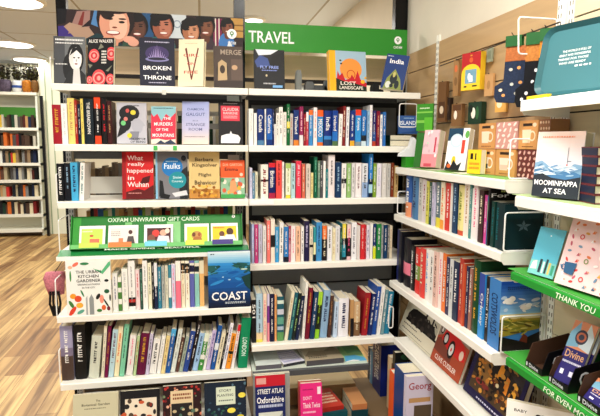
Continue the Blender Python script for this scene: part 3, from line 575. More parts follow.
art(o, gw, gh, [('t', 'MAKES GIVING ... BEAUTIFUL', .47, -.035, .045, 'E9FBE4', .55)], 'x', 'slogan', -.0045, f)
def gcard(px0, px1, border, shapes, strip, label):
    u0 = (at_y(px0, 235, 2.6).x - gp.x); u1 = (at_y(px1, 235, 2.6).x - gp.x); w = u1 - u0; h = gh * .66
    mb = MB(); mb.box((0, 0, 0), (w, .0035, h), mat('F4F5F2', .35)); c = mb.build('gift_card'); art(c, w, h, shapes, 'card_picture', 'card_text')
    m = MB(); m.box((w * .04, -.0215, -.002), (w * .8, -.0192, h * .2), mat(strip, .4)); m.build('price_tab', c)
    c.matrix_world = Matrix.Translation((gp.x + u0, 2.565, gz0)) @ RX @ Matrix.Translation((0, .014, .006)); tag(c, label, 'card', 'gift cards in the green holder')
gcard(79, 105, 0, [('r', .08, .1, .9, .86, 'C8E86A'), ('r', .4, .14, .78, .42, 'F0846A'), ('e', .47, .55, .08, .05, 'C8554A'), ('m', .12, .7, .5, .8, 1, 'F2F8D8')], 'CDE86A', 'gift card with lime picture of a pink bucket')
gcard(108, 138, 0, [('r', .08, .1, .94, .86, 'F0E4DC'), ('p', [(.6, .14), (.66, .5), (.84, .5), (.9, .14)], '5A5452'), ('e', .74, .68, .07, .1, '5A3A34'), ('r', .35, .14, .5, .42, 'E89068'), ('m', .1, .5, .4, .75, 3, 'A9A6A2')], 'F08A4A', 'gift card with a woman in a grey dress')
gcard(144, 173, 0, [('r', .1, .1, .92, .84, '5A2C2E'), ('e', .4, .6, .13, .16, 'D8483E'), ('e', .66, .62, .12, .14, 'E0B09A'), ('e', .25, .38, .13, .17, '8A5A48'), ('p', [(.4, .12), (.5, .5), (.85, .46), (.9, .12)], 'E0DCE2'), ('e', .8, .7, .08, .12, 'F0D8CA'), ('r', .12, .1, .4, .3, '5FA48A')], '7FD0E4', 'gift card with a crowd of people in dark red')
gcard(184.5, 209, 0, [('r', .1, .16, .94, .86, 'CFE85A'), ('e', .5, .46, .22, .2, 'C99A5A'), ('e', .38, .5, .07, .1, '7A4A2A'), ('e', .6, .5, .06, .09, 'A9622E'), ('p', [(.3, .2), (.4, .4), (.66, .4), (.74, .2)], 'B87A44')], 'D8EE5A', 'gift card with a brown animal on lime')
gcard(211, 238, 0, [('r', .06, .1, .94, .86, 'F2D03A'), ('e', .7, .6, .13, .17, '5A3A2E'), ('p', [(.45, .12), (.55, .46), (.85, .46), (.95, .12)], 'EDEBF0'), ('e', .4, .5, .1, .13, '7A5040'), ('p', [(.26, .12), (.34, .4), (.5, .38), (.55, .12)], 'F4F2F4'), ('m', .1, .74, .5, .84, 1, 'D87A2E')], '4A3A8A', 'gift card with two people in white on yellow')
# green edging strip on that shelf
mb = MB(); mb.prism([(DF - .075, ZA['A4'] - .012), (DF - .075, ZA['A4'] - .024), (DF - .001, ZA['A4'] + .004), (DF - .001, ZA['A4'] + .009)], XA0 + .004, XA1 - .006, mat('2E8A4E', .4), 'x'); mb.box((XA0 + .004, DF - .079, ZA['A4'] - .028), (XA1 - .006, DF - .0755, ZA['A4'] - .008), mat('F0F2EC', .4))
tag(mb.build('shelf_edging'), 'green plastic edging strip under the gift card holder', 'edging')

# ------------------------------------------------------------------ left bay, fifth shelf
z5 = ZA['A5']; P5 = 2.525
veg = [('e', .14, .35, .07, .05, 'F0A83C'), ('e', .25, .3, .08, .06, 'E05A3A'), ('e', .1, .2, .04, .08, '4F8A4A', .5), ('e', .28, .18, .08, .05, 'F0B84A'), ('e', .12, .08, .05, .1, 'E0503A', -.6), ('e', .3, .06, .09, .03, '6AAF9A', .5), ('e', .78, .28, .05, .08, 'F2A08A'), ('e', .9, .42, .06, .04, '2C6A4A'), ('e', .7, .33, .04, .06, '222A2A', -.5),
  ('e', .88, .2, .02, .1, '223A2E', .5), ('e', .82, .12, .05, .05, 'E0703A'), ('e', .72, .07, .06, .03, '4F8A4A'), ('e', .93, .1, .04, .04, '7A2A3A'), ('e', .1, .88, .05, .03, 'F2C0A0'), ('e', .1, .72, .02, .1, '4F9A5A'), ('e', .22, .93, .08, .03, 'E9806A', .6), ('e', .42, .94, .1, .025, '3E8A5A'), ('e', .9, .62, .05, .025, '222A2A'), ('p', [(.6, .85), (.8, .8), (.95, .95), (1, .98), (1, .9), (.82, .74)], '6ABF8E'), ('e', .35, .4, .02, .07, '3E8A5A', .4), ('e', .97, .3, .02, .06, '223A2E')]
face_book('white gardening cookbook strewn with painted vegetables', (67.5, 112, 260.5, 312.5), 2.493, z5, color='F2F3EE', t=.018, tilt=.5, shapes=[('r', 0, 0, 1, 1, 'F2F3EE')] + veg + [('p', [(.42, 0), (.42, .3), (.46, .36), (.46, 0)], 'B4B8B8'), ('p', [(.5, 0), (.5, .3), (.55, .38), (.6, .3), (.6, 0)], '9AA0A0'), ('t', 'THE URBAN', .5, .79, .055, '1E1E20', .56), ('t', 'KITCHEN', .5, .71, .055, '1E1E20', .46), ('t', 'GARDENER', .5, .63, .055, '1E1E20', .54), ('t', 'GROWING & COOKING', .5, .56, .03, '1E1E20', .5), ('t', 'IN THE CITY', .5, .5, .03, '1E1E20', .3)], group=GA)
WB = ((0, .74, None),)
def jb(c): return ((.72, .97, 'E9E2C8'),)
book_row([(113.2, 118.4, 273.5, 'white', 'purple'), (118.8, 122.4, 277, 'green:5C8F4A', None, 0, ((.2, .35, 'F0F0E8'), (.55, .68, 'F0F0E8'), (.85, 1, 'F0F0E8'))), (122.8, 128.8, 269, 'ivory:F4F3EC', 'pale_grey'), (129.2, 136, 260.5, 'white', 'grey', 0, ((.08, .26, '2A1E22'), (.16, .22, 'C83A3A'))), (136.4, 140.4, 270, 'pale_pink:F0DADA', 'red'), (140.8, 143.2, 269, 'dark_green:3A5A50', 'mint'),
  (143.6, 148.4, 260.5, 'white', 'grey'), (148.8, 152.4, 263, 'cream:EDEAD0', 'charcoal'), (152.8, 154.6, 262, 'black', 'white'), (155, 158.2, 263, 'navy:243050', 'white', 0, ((.5, 1, 'E6E8EC'),)), (158.6, 162, 267, 'teal:3E88A0', 'white'), (162.4, 165.4, 267, 'pale_grey:B8BDB8', 'charcoal'), (165.8, 168.8, 266, 'cream:DAD8C4', 'grey'), (169.2, 172, 265, 'teal:4A8FA0', None, 0, ((.25, .7, 'EDEDE8'),)), (172.4, 176, 264, 'lilac:D9D6EA', 'pink'),
  (176.4, 181.4, 261, 'pink:F08096', None, 0, ((.58, 1, 'F2EFE6'),)), (181.8, 185.6, 261, 'cream:EDE6CC', 'tan', 0, ((.74, .95, '2A2A2A'), (.78, .8, 'F0EAD8'))), (186, 190, 261, 'ivory:F3EEDC', 'tan', 0, ((.74, .95, '2A2A2A'), (.84, .86, 'F0EAD8'))), (190.4, 195, 261, 'purple:6E74B8', None, 0, ((.72, .95, 'E8E6D8'), (.76, .9, '2C2C4A'))), (195.4, 199.8, 261, 'mint:9ACFC4', None, 0, ((.72, .95, 'EAE6D4'), (.76, .88, '243038'))), (200.2, 204.6, 261, 'peach:F0C080', None, 0, ((.72, 1, 'EAE2C6'),))],
  "left bay's fifth shelf", 'spine-out books on the fifth left shelf', 'y', P5, z5, 312, depth=.135)
sea = grad(0, 1, 0, .4, '0E2440', '1C5FA4') + grad(0, 1, .4, .8, '1C5FA4', '3F9AD8') + grad(0, 1, .8, 1, '7FC0E4', 'E0EEF4', 6) + dabs(16, .05, .95, .36, .72, ['2A82C8', '3A96D4', '1F66AE'], .14, .02, 5) + [ ('p', [(0, .6), (.2, .68), (.3, .74), (.15, .76), (0, .76)], '2F6A6A'), ('p', [(.55, .74), (.7, .8), (1, .78), (1, .62), (.8, .68)], '2A6060'), ('p', [(.78, .54), (1, .6), (1, .3), (.88, .38)], '1F4A48')] + dabs(14, .6, 1, .62, .78, ['2F6A62', '23524E', '3E7A6A', '4A9AC0'], .08, .015, 9) + dabs(10, 0, .25, .6, .76, ['2F6A62', '23524E', '4A9AC0'], .07, .02, 4) + [ ('e', .5, .5, .03, .01, 'BFE0F0'), ('e', .35, .55, .02, .01, 'BFE0F0'), ('e', .85, .68, .08, .012, 'CFE8D8')]
face_book('large blue sea book reading COAST at the shelf end', (208.5, 250.5, 251.5, 307), 2.4935, z5, color='16507E', t=.02, tilt=.4, hard=True, shapes=sea + [('t', 'COAST', .5, .21, .15, 'FFFFFF', .84), ('m', .4, .07, .88, .11, 2, 'DDE8F0'), ('m', .06, .94, .16, .97, 1, '33506A')], group=GA)

# ------------------------------------------------------------------ left bay, sixth shelf
z6 = ZA['A6']
book_row([(61.6, 74, 326.5, 'lilac:A9A6C4', 'white', 0, ((.0, .45, '5A4A44'), (.45, .6, '8A8098'))), (75.4, 86.6, 325.5, 'black:1B1B1C', 'white'), (88.5, 98.5, 337, 'pale_grey:D6DACB', 'charcoal', 2), (101, 104, 326, 'cream:EDE6CE', 'grey', 2), (104.4, 107.6, 326, 'plum:7E1850', 'gold', 2.4), (108.2, 113.4, 330, 'pale_blue:C0DCE4', 'plum', 3), (113.8, 118.6, 327, 'cream:F0E6C2', 'orange', 3), (119.2, 124, 324.5, 'mint:8CD0B0', 'dark_teal', 3.4), (126, 132.4, 336, 'white:EDE9E6', 'pink', 2.6), (133.2, 136, 336, 'pale_green:BFD6A6', 'terracotta', 2.6),
  (136.6, 145, 334, 'plum:6E1648', 'gold', 3), (145.4, 148.8, 334, 'lilac:CFC8DE', 'charcoal', 3), (149.2, 156, 340, 'white', 'charcoal', 3), (156.6, 160.6, 336, 'white:F4F3EE', 'pale_grey', 3.4), (161, 165, 336, 'pale_yellow:EBD9A0', 'tan', 3.6), (165.4, 170.2, 329.5, 'blue:2C66A8', 'white', 4, ((.84, 1, '5FB4E0'),)), (170.6, 175, 330, 'white:E2E8E0', 'grey', 5), (175.6, 178.6, 338, 'brown:6A4A42', 'cream', 4), (179, 182.6, 337, 'pale_grey:A9B6A8', 'charcoal', 4.4), (183, 188, 331.5, 'blue:34539A', 'white', 5), (188.4, 191.6, 321, 'black:2B2226', 'white', 6.5),
  (192.4, 197.6, 334, 'pale_blue:A9CBEA', 'navy', 4.8), (198, 202.6, 334, 'green:4E9A4A', 'white', 4.4, ((.3, .42, 'F0F0E8'), (.78, 1, 'E6EEDC'))), (203, 205.6, 334, 'white', 'blue', 4.2), (206, 210, 331, 'lilac:C9BCE0', 'purple', 4.2), (210.6, 214.8, 326, 'blue:1F5FA6', 'white', 5, ((.45, .6, 'E8EEF4'),)), (215.2, 219.4, 333, 'cream:EAE2C6', 'charcoal', 4.4), (219.8, 221.4, 333, 'black:24242A', 'white', 4.6), (221.8, 225.2, 323.5, 'white:EFEFF4', 'purple', 5.6),
  (225.6, 230.4, 334, 'orange:F0A03A', 'black', 3, ((.42, .5, '2A3A2A'),)), (231, 234, 325, 'white:F3EDEA', 'red', 3, ((.85, 1, 'D8303E'),))],
  "left bay's lowest spine shelf", 'spine-out books on the sixth left shelf', 'y', P5, z6, 379, depth=.14, lk=1.6)
a = at_y(237.6, 372, P5); b = at_y(246.8, 372, P5); T = at_y(244, 317.5, P5)
o, bb, bow = cover_mesh(b.x - a.x, T.z - z6 - .004, .15, '129468', (), True, 'hardback_book'); page_block(b.x - a.x, T.z - z6 - .004, .15, bb, o, True); spine_text(b.x - a.x, T.z - z6, bow, 'LONDON', 'E8FFF4', o, .42, .36, .5)
o.matrix_world = Matrix.Translation((a.x + .0015, P5, z6 + .0045)) @ Matrix.Rotation(D2R(5), 4, 'Y'); tag(o, 'thick emerald green hardback at the right end of the lowest left spine shelf', 'book')
o.location.z += .001

# ------------------------------------------------------------------ travel bay rows
Q = 2.62
LP = lambda bot, top=None, tc=None: tuple([(.0, .14, bot)] + ([(.86, 1, top)] if top else []))
book_row([(249.2, 253.6, 108.6, 'white:F0EFEA', 'pale_grey'), (254.2, 257, 113, 'white', None), (257.6, 264.4, 109, 'navy:1E3C7E', 'white', 0, ((0, .14, '5A86A8'),), ('Canada', .6, .48, .6)), (264.9, 266.2, 109, 'white', 'blue'), (266.7, 272.4, 108.5, 'blue:2A6CB8', 'white', 0, ((0, .1, 'C9A070'), (.0, .16, '1C3F80'), (.78, 1, '1E3F86')), ('California', .58, .5, .6)), (272.7, 274.2, 110, 'navy:1D2C66', 'white'), (274.5, 276, 124, 'white', None), (276.3, 279, 113, 'white:EDEBE4', 'charcoal'), (279.3, 282.9, 107, 'white:F2F0EA', 'black'), (283.2, 286.4, 112, 'white:E8E6DE', 'grey'),
  (286.8, 290, 104, 'green:12703E', 'white', 0, ((.42, .58, 'E8DC5A'),)), (290.3, 293.2, 113.5, 'pale_grey:C9C4BE', 'terracotta'), (293.6, 298.8, 110, 'navy:22407E', 'white', 0, ((0, .16, 'D98A3A'),), ('Thailand', .58, .5, .55)), (299.6, 303.4, 106.5, 'magenta:9A2A62', 'pale_pink', 0, ((0, .27, 'E6E2E2'),)), (303.8, 305.8, 114, 'dark_red:A02434', 'cream'), (306.1, 308.5, 112, 'red:C23A4E', 'white', 0, ((.72, 1, 'F0EEEE'),)), (309, 313, 110, 'blue:4A94CC', 'white', 0, ((.86, 1, 'EF7A34'),)), (313.5, 317, 107.4, 'white:F6EEEE', 'coral'),
  (317.6, 323.4, 110, 'blue:3F94D0', 'white', 0, ((0, .1, 'D9742E'), (.82, 1, 'EF6E34')), ('MEXICO', .5, .5, .7)), (324.2, 331.8, 110.5, 'navy:1D3A86', 'white', 0, ((0, .18, '2A4A72'), (.18, .28, '3F8ACA')), ('India', .62, .38, .55)), (332.2, 337.6, 110.5, 'dark_blue:1B4A9C', 'white', 0, ((0, .14, '5A7A52'), (.14, .4, '2F7AC8')), ('Ireland', .64, .42, .55)), (338.4, 342, 114, 'white:F2F0EC', 'grey', 1.2), (342.6, 345.4, 106, 'dark_red:8A2A2E', 'cream', 1.2), (345.9, 348.8, 107, 'white:F0F0F2', 'navy', 1.2),
  (350.2, 354.8, 110.5, 'navy:22408A', 'white', 0, ((0, .15, 'E0B03A'),)), (355.4, 361, 109.5, 'sky_blue:3E9ADA', 'white', 0, ((.84, 1, 'E04A34'), (0, .12, '8A9AA0')), ('Kenya', .6, .34, .6)), (361.6, 366.4, 110, 'blue:2C78BC', 'white', 0, ((0, .14, 'CFE0E6'), (.14, .3, '24303A')), ('Greece', .62, .4, .5)), (367, 369.2, 110.5, 'pale_blue:9AC0E0', 'navy'), (369.5, 372, 105, 'white:F4F4F6', 'magenta'), (372.6, 376, 110.5, 'purple:3A3272', 'white', 0, ((0, .14, 'C0503A'), (.14, .4, '2A5A9E'))), (376.4, 379.6, 111, 'dark_red:8E2440', 'peach'), (380, 382.2, 114.5, 'white', 'blue'), (382.6, 385.4, 112, 'blue:3C7ABE', 'white')],
  'upper travel shelf', 'spine-out guidebooks on the upper travel shelf', 'y', Q, ZB['B2'], 146.5)
book_row([(250, 252.4, 168, 'lilac:D2D4EA', 'charcoal'), (252.8, 255, 173, 'blue_grey:6E9AB4', 'white'), (255.4, 258, 172, 'cream:DCDCC4', 'charcoal'), (261, 268.4, 164.5, 'white:F2EDE2', 'dark_red', 0, ((.5, .56, '3A2A2E'),)), (269, 275.6, 163, 'navy:1E2A6C', 'white', 0, ((0, .16, 'B23050'), (.88, 1, 'D8303E')), ('Britain', .55, .46, .62)), (276.2, 281.8, 160.6, 'coral:EA5A54', 'dark_red'), (282.2, 284.2, 162, 'white', 'charcoal'), (286, 290.8, 163.5, 'ivory:F0F2DC', 'olive', 0, ((0, .1, 'D8D04A'), (.86, 1, 'B4D07A'))), (291.4, 295.4, 163.5, 'pale_blue:B8D8DC', 'charcoal'), (296, 301.2, 161, 'pink:E2425E', 'pale_pink'),
  (302, 305.4, 164, 'terracotta:D4745A', 'cream'), (306, 310.4, 164, 'cream:D8CFC4', 'black'), (310.9, 313.4, 173, 'pale_yellow:E8DDA0', 'brown'), (314, 317.2, 157, 'dark_green:11694E', 'mint'), (317.8, 320, 161, 'green:7A9A84', 'white'), (320.4, 322.8, 161, 'charcoal:55555A', 'white'), (323.2, 325.4, 161, 'white', None), (325.9, 328, 169, 'teal:1E8A90', 'white'), (328.4, 334.8, 155, 'white:EDE6E6', 'charcoal'), (335.4, 341, 162, 'navy:1C4268', 'pale_blue'), (341.5, 346, 163.5, 'white', 'grey', 0, ((.42, .56, '2E2E34'),)), (346.6, 350.8, 163.5, 'pale_green:9AC27C', 'white'), (351.4, 354.6, 163, 'white:E4E2E2', 'grey'), (355.6, 361.4, 163, 'white:F4EEEE', 'maroon'),
  (362, 367.4, 163.5, 'white:E6EAEE', 'charcoal', 0, ((0, .45, '9AB4D8'),)), (368.8, 372.6, 154, 'sky_blue:2F8AD0', 'white', 0, ((0, .1, '24304A'), (.1, .3, 'B8DCEC'), (.3, .42, '1A2A4A'))), (373, 376, 163.5, 'olive:8AAA3A', 'white'), (376.5, 381, 163.5, 'white:E9E6EE', 'lilac'), (381.6, 386, 163.5, 'pale_grey:DCD8D2', 'white'), (386.4, 390, 163.6, 'pale_grey:C9C6C0', 'grey'), (391, 393.6, 163, 'brown:8A4226', 'cream'), (394.2, 397.6, 166, 'tan:D0B27C', 'brown')],
  'second travel shelf', 'spine-out books on the second travel shelf', 'y', Q, ZB['B3'], 199)
book_row([(252, 254.4, 224.5, 'lilac:B6BEE0', 'white'), (254.8, 258.4, 224.5, 'magenta:C64A86', 'white'), (258.8, 262.4, 224.5, 'lilac:C8C4D8', 'grey'), (262.9, 266.4, 226, 'white:E6E4E0', 'grey'), (267, 270.4, 220.5, 'coral:F0867E', 'white'), (270.9, 275, 219.5, 'cream:F0E6D8', None, 0, ((.36, .64, '26262A'),)), (275.5, 279, 227, 'sky_blue:4AA8DA', 'white'), (279.4, 283.2, 222.5, 'white', 'charcoal', .6), (284, 288.6, 227, 'blue:3F86C4', 'white', 0, ((0, .15, '1A2238'),)), (289, 290.8, 226, 'pink:D88CA0', 'white', 0, ((.5, 1, 'B23A56'),)), (291.2, 295.6, 226, 'white:F4EAE8', 'pink'), (296, 300.4, 226.5, 'peach:F2C6A8', 'charcoal'),
  (301, 303.8, 226.5, 'white', 'navy'), (304.3, 309.2, 221, 'dark_purple:2A2450', 'lilac'), (309.6, 312.8, 226.5, 'cream:E6DCC8', 'charcoal', 0, ((.4, .48, '222226'),)), (313.4, 315.8, 227, 'teal:3EA0A8', None, 0, ((.0, .2, '2A3038'), (.2, .55, 'E6E6B8'))), (316.4, 321.8, 222.4, 'sky_blue:4E9CD0', 'navy'), (322.4, 326.8, 226, 'black:2A2024', 'cream', 0, ((.62, 1, 'F08038'),)), (327.4, 331.8, 226.5, 'white:F0F0F4', 'charcoal'), (332.2, 335.2, 228.5, 'cream:EFE9C8', 'tan'), (335.6, 339.8, 226, 'white:E4E4E6', 'grey'), (340.2, 342, 228, 'dark_green:2A5448', 'mint'), (342.4, 346, 224, 'teal:2E94A8', 'white', 0, ((0, .08, '222A30'), (.42, .6, '1E2226'), (.6, 1, 'EFE05A'))),
  (346.8, 350.8, 224.5, 'black:2A2226', 'pink', 0, ((.62, 1, 'F0D8D2'), (0, .1, 'E8C8C8'))), (351.4, 356.4, 222.5, 'white:F0F0F2', 'navy'), (356.9, 360, 226, 'white:E2DEDA', None), (360.5, 364.4, 224.5, 'red:D83A40', 'white'), (364.8, 366.2, 225, 'red:C83040', 'white'), (366.5, 369.4, 225.5, 'white:EFE8F2', 'purple'), (370, 372.6, 223.5, 'white', None), (373, 375.9, 224, 'navy:203E78', 'white', 0, ((.0, .36, 'D8E03A'),)), (376.3, 380.8, 224, 'green:2E8E4E', 'white'), (381.2, 383, 225, 'pale_grey:B0B4B4', 'charcoal'), (383.4, 387, 225, 'navy:1E4A70', 'white'), (387.4, 389, 225, 'grey:8A8880', 'white'), (389.4, 392, 226, 'cream:E6DAC0', 'tan')],
  'third travel shelf', 'spine-out books on the third travel shelf', 'y', Q, ZB['B4'], 262)
Q5 = 2.525
book_row([(251.8, 256.4, 300, 'black:1A1C24', 'white', 0, None, ('501', .74, .32, .66)), (256.5, 263, 294, 'pale_blue:B8D4E4', 'charcoal', 0, ((0, .06, 'EDE06A'), (.06, .2, 'F0D8B0'))), (263.4, 267, 294, 'cream:F2DCC8', 'pink'), (267.4, 269.6, 294, 'purple:8A4A9E', None, 0, ((0, .4, 'F2A0B0'), (.75, 1, 'DCD6F0'))), (270, 274.4, 294, 'navy:1E2248', 'white'), (274.8, 276.8, 295, 'peach:EEB27A', 'brown'), (277.4, 284, 297, 'teal:2F6A78', None, 0, ((0, .2, '6FA46A'), (.25, .33, 'B8C8D8'), (.38, .54, '6FAE9A'), (.6, .72, 'D0D4E0'), (.84, .92, 'D8E8DC'))), (284.4, 287.6, 292, 'cream:E9E4CC', 'tan', 5), (288, 291.4, 293, 'dark_teal:2A6A78', 'mint', 5), (291.8, 294.8, 293.5, 'black:24302E', 'pale_green', 5), (295.2, 298.4, 296, 'navy:233256', 'white', 4.6),
  (302, 304.6, 283, 'white:EEEDE6', 'pale_grey', 2), (305, 309, 288, 'maroon:7E1C38', 'gold', 3), (309.6, 314, 292, 'navy:20486E', 'white', 3.4), (314.6, 318.8, 292, 'black:283024', 'lime', 3, ((0, .2, '9AD03E'), (.72, 1, 'B0DC4A'))), (320, 327, 291, 'blue_grey:9ABCD8', 'navy', 3), (327.6, 331, 296, 'brown:5A4038', 'tan', 2.4), (333, 337, 302, 'pale_blue:C8DCF0', 'navy', 1.6), (338, 348, 299, 'white:EFEFF4', 'navy', .6), (350, 353.4, 300, 'tan:C8A070', None, 0, ((0, .5, '26242A'),)), (354, 360, 302, 'brown:8A6A4C', 'cream', 0, ((.4, 1, 'D8B890'),)), (361.4, 366.8, 293, 'dark_red:A62A34', 'gold', 3), (367.4, 371.4, 294, 'navy:24346E', 'white', 3.6), (372, 376, 287, 'blue:2C5CA8', 'white', 4), (376.6, 380, 286, 'white', 'grey', 4), (380.6, 383.4, 290, 'blue_grey:7EA0A8', 'white', 3.8), (384, 389, 292, 'teal:2A88A8', 'white', 3.8)],
  'fourth travel shelf', 'spine-out books on the fourth travel shelf', 'y', Q5, ZB['B5'], 341, depth=.15, lk=1.5)

# ------------------------------------------------------------------ low covers under the left bay
def flat_book(label, x, y, z, w, h, t, rz, shapes, color, group=None, hard=False, cat='book', name=None, spn='bottom'):
    return cover_book(label, (x, y, z), w, h, t, D2R(rz), 90, shapes, color, hard, spn, None, group, name, 0, cat)
GL = 'cover-out books on the floor level shelves'
z7 = ZA['A7']; P7 = 2.36
rnd = random.Random(3)
face_book('pale beige garden book lying in the lower left corner', (72, 118, 394, 440), P7, z7, color='C9C4A8', t=.02, tilt=14, shapes=[('r', 0, 0, 1, 1, 'C9C4A8'), ('t', 'The', .55, .86, .04, '3A382E', .1), ('t', 'Botanical Garden', .5, .79, .045, '3A382E', .62), ('m', .25, .7, .72, .73, 1, '6A6858'), ('r', .22, .3, .6, .55, 'D8DCEC')], group=GL, h=.235)
dots = lambda n, cs, y0=.0, y1=1.0, r=.035: [('e', rnd.random(), rnd.uniform(y0, y1), r * rnd.uniform(.6, 1.2), r * .7 * rnd.uniform(.6, 1.2), rnd.choice(cs)) for _ in range(n)]
face_book('black book with cream panel of red and brown flowers', (120, 160, 396, 440), P7, z7, color='1D1B1E', t=.02, tilt=14, shapes=[('r', 0, 0, 1, 1, '1D1B1E'), ('r', .12, 0, .92, .84, 'E4D8C4')] + dots(30, ['8A3A2C', '4A2E2A', 'C4603A', '5A4A3A', '2C2A2A', 'B23A34'], .05, .8, .06), group=GL, h=.235)
face_book('dark red floral book with cream label in the bottom row', (163, 202, 393, 440), P7, z7, color='3A1A1A', t=.02, tilt=14, shapes=[('r', 0, 0, 1, 1, '33181A')] + dots(90, ['B23A34', 'D98A6A', '5A2A2A', '7A8A6A', 'E4B49A', '8A2A2C']) + [('r', .2, .4, .78, .9, 'DCC8A4'), ('m', .26, .72, .72, .86, 2, '8A4A2C'), ('r', .22, .4, .76, .66, '2A2626')] + dots(8, ['C9B894', '5A7A6A'], .42, .62, .05), group=GL, h=.243)
face_book('dark blue patterned book with pale label and yellow fruit', (205, 247, 392, 440), P7, z7, color='1B2A3E', t=.02, tilt=14, shapes=[('r', 0, 0, 1, 1, '1A2A3C')] + dots(40, ['2E4A5E', '3E6A5A', '24384E', '5A7A8A', '24544A']) + [('e', .9, .72, .09, .05, 'E8D85A'), ('e', .64, .44, .1, .05, 'E8D85A'), ('e', .85, .3, .09, .05, 'D8C84A'), ('r', .28, .56, .74, .9, 'D4DCC8'), ('t', 'STORY', .5, .83, .05, '3A4A4A', .3), ('t', 'PLANTING', .5, .74, .05, '3A4A4A', .38), ('m', .34, .62, .68, .66, 1, '3A4A4A')], group=GL, h=.243)
q = MB(); q.prism([(0, 0), (.05, 0), (.06, .03), (.03, .05), (0, .035)], 0, .05, mat('F0E23A', .5), 'y'); o = q.build('yellow_tag'); p = at_y(64, 398, 2.62); o.location = (p.x, 2.62, .0006); tag(o, 'bright yellow tag under the left corner of the lowest spine shelf', 'tag'); o.location.z = .0006
o.scale = (1, 1, 1)
# tray of cards hanging below the sixth shelf
a = at_y(150, 383, 2.7); q = MB(); q.box((0, 0, 0), (.3, .02, .03), DK)
for k in range(9): q.box((.02 + k * .03, -.001, .008), (.028 + k * .03, 0, .024), 'BDBDBD')
o = q.build('black_rack'); o.location = (a.x, 2.70, ZA['A6'] - .0365); tag(o, 'slotted black rail fixed under the lowest spine shelf', 'rail')

# ------------------------------------------------------------------ travel bay, display shelf and base
zb = ZB['B6']; GD = 'books lying flat on the grey display shelf'
flat_book('grey book lying flat at the left of the display shelf', .25, 2.475, zb, .13, .19, .022, 1, [('r', 0, 0, 1, 1, 'D6DEDA')], '6A6870', GD)
flat_book('white and lilac leaflet lying askew on the display shelf', .392, 2.485, zb, .12, .17, .015, 14, [('r', 0, 0, 1, 1, 'E8E8F4'), ('r', .1, .1, .9, .9, 'C8C8E4'), ('m', .15, .2, .85, .85, 5, 'F4F4FC')], '3A3A42', GD)
flat_book('broad beige book lying flat mid display shelf', .51, 2.475, zb, .2, .24, .028, 3, [('r', 0, 0, 1, 1, 'D8D0B8'), ('p', [(0, .2), (.2, .5), (.6, .45), (.9, .7), (1, .4), (1, 0), (0, 0)], 'B4A890'), ('m', .1, .1, .6, .25, 2, '3A3632')], '5E5C60', GD)
flat_book('green and blue map book lying on the display shelf', .715, 2.475, zb, .115, .2, .01, -2, [('r', 0, 0, 1, 1, 'A8D8A0'), ('p', [(0, .0), (.1, .35), (.6, .4), (1, .2), (1, 0)], '6AB8E0'), ('p', [(.3, .5), (.7, .6), (1, .55), (1, 1), (.2, 1)], '8CC89A'), ('p', [(0, 0), (.4, .1), (.7, .05), (.6, 0)], 'F0F4F0')], 'D8E8DC', GD)
flat_book('brown backed book far left behind the display shelf books', .245, 2.72, zb, .16, .14, .03, 0, [('r', 0, 0, 1, 1, 'A85A2C')], 'A0522A', GD)
flat_book('pale leaflet stack at the back of the display shelf', .44, 2.76, zb, .34, .15, .014, 0, [('r', 0, 0, 1, 1, 'DCD4B4')], 'C9BE98', GD)
ZB7 = .12
face_book('navy and red road atlas standing under the display shelf', (256, 286, 379, 420), 2.37, ZB7, color='1F2E66', t=.018, tilt=7, shapes=[('r', 0, 0, 1, 1, '1F2E6A'), ('r', 0, .82, 1, 1, 'C8283C'), ('r', .04, .86, .36, .96, 'E0A8A0'), ('t', 'STREET ATLAS', .5, .74, .08, 'F4F4F0', .86), ('t', 'Oxfordshire', .5, .6, .1, 'FFFFFF', .9), ('m', .1, .46, .9, .54, 1, 'C8D0E8'), ('r', .1, .1, .9, .4, 'D8DCD4'), ('p', [(.1, .1), (.4, .34), (.6, .2), (.9, .38), (.9, .1)], 'A8B0A8')], group=GL)
face_book('grey paperback behind the navy road atlas', (254, 290, 375.5, 418), 2.41, ZB7, color='A8ACA8', t=.02, tilt=3, shapes=[('r', 0, 0, 1, 1, 'A8ACA8')], group=GL)
face_book('bright pink paperback standing under the display shelf', (301.5, 323, 387, 420), 2.34, ZB7, color='E83A8C', t=.02, tilt=8, shapes=[('r', 0, 0, 1, 1, 'EA3A90'), ('r', 0, 0, 1, .3, 'E8E4EC'), ('t', "DON'T", .32, .72, .07, 'FBD8EA', .4), ('t', 'Think Twice', .5, .58, .1, 'FBE8F2', .8), ('m', .1, .42, .7, .48, 1, 'FBD0E6'), ('r', .78, .78, .94, .92, 'FBE8F2'), ('m', .1, .86, .6, .9, 1, 'B02068')], group=GL)
face_book('dull red paperback just behind the bright pink one', (299, 322, 383.5, 418), 2.375, ZB7, color='A84A48', t=.018, tilt=6, shapes=[('r', 0, 0, 1, 1, 'A84A46'), ('r', 0, .9, 1, 1, 'C06A58')], group=GL)
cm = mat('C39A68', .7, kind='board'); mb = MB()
mb.box((.42, 2.66, ZB7 + .001), (.83, 2.668, .215), mat('A8845C', .7, kind='board')); mb.box((.42, 2.668, .207), (.83, 2.92, .215), mat('F4E2BC', .7)); mb.box((.42, 2.668, ZB7 + .001), (.428, 2.92, .207), cm); mb.box((.822, 2.668, ZB7 + .001), (.83, 2.92, .207), cm); mb.box((.58, 2.657, .13), (.584, 2.66, .2), '4A3624')  # lid tone lightened: painted-in light where the shelf above shades it
o = mb.build('storage_box'); tag(o, 'pale wooden box with lid behind the pink paperback', 'box')
GF = 'books lying at the bottom of the travel bay'
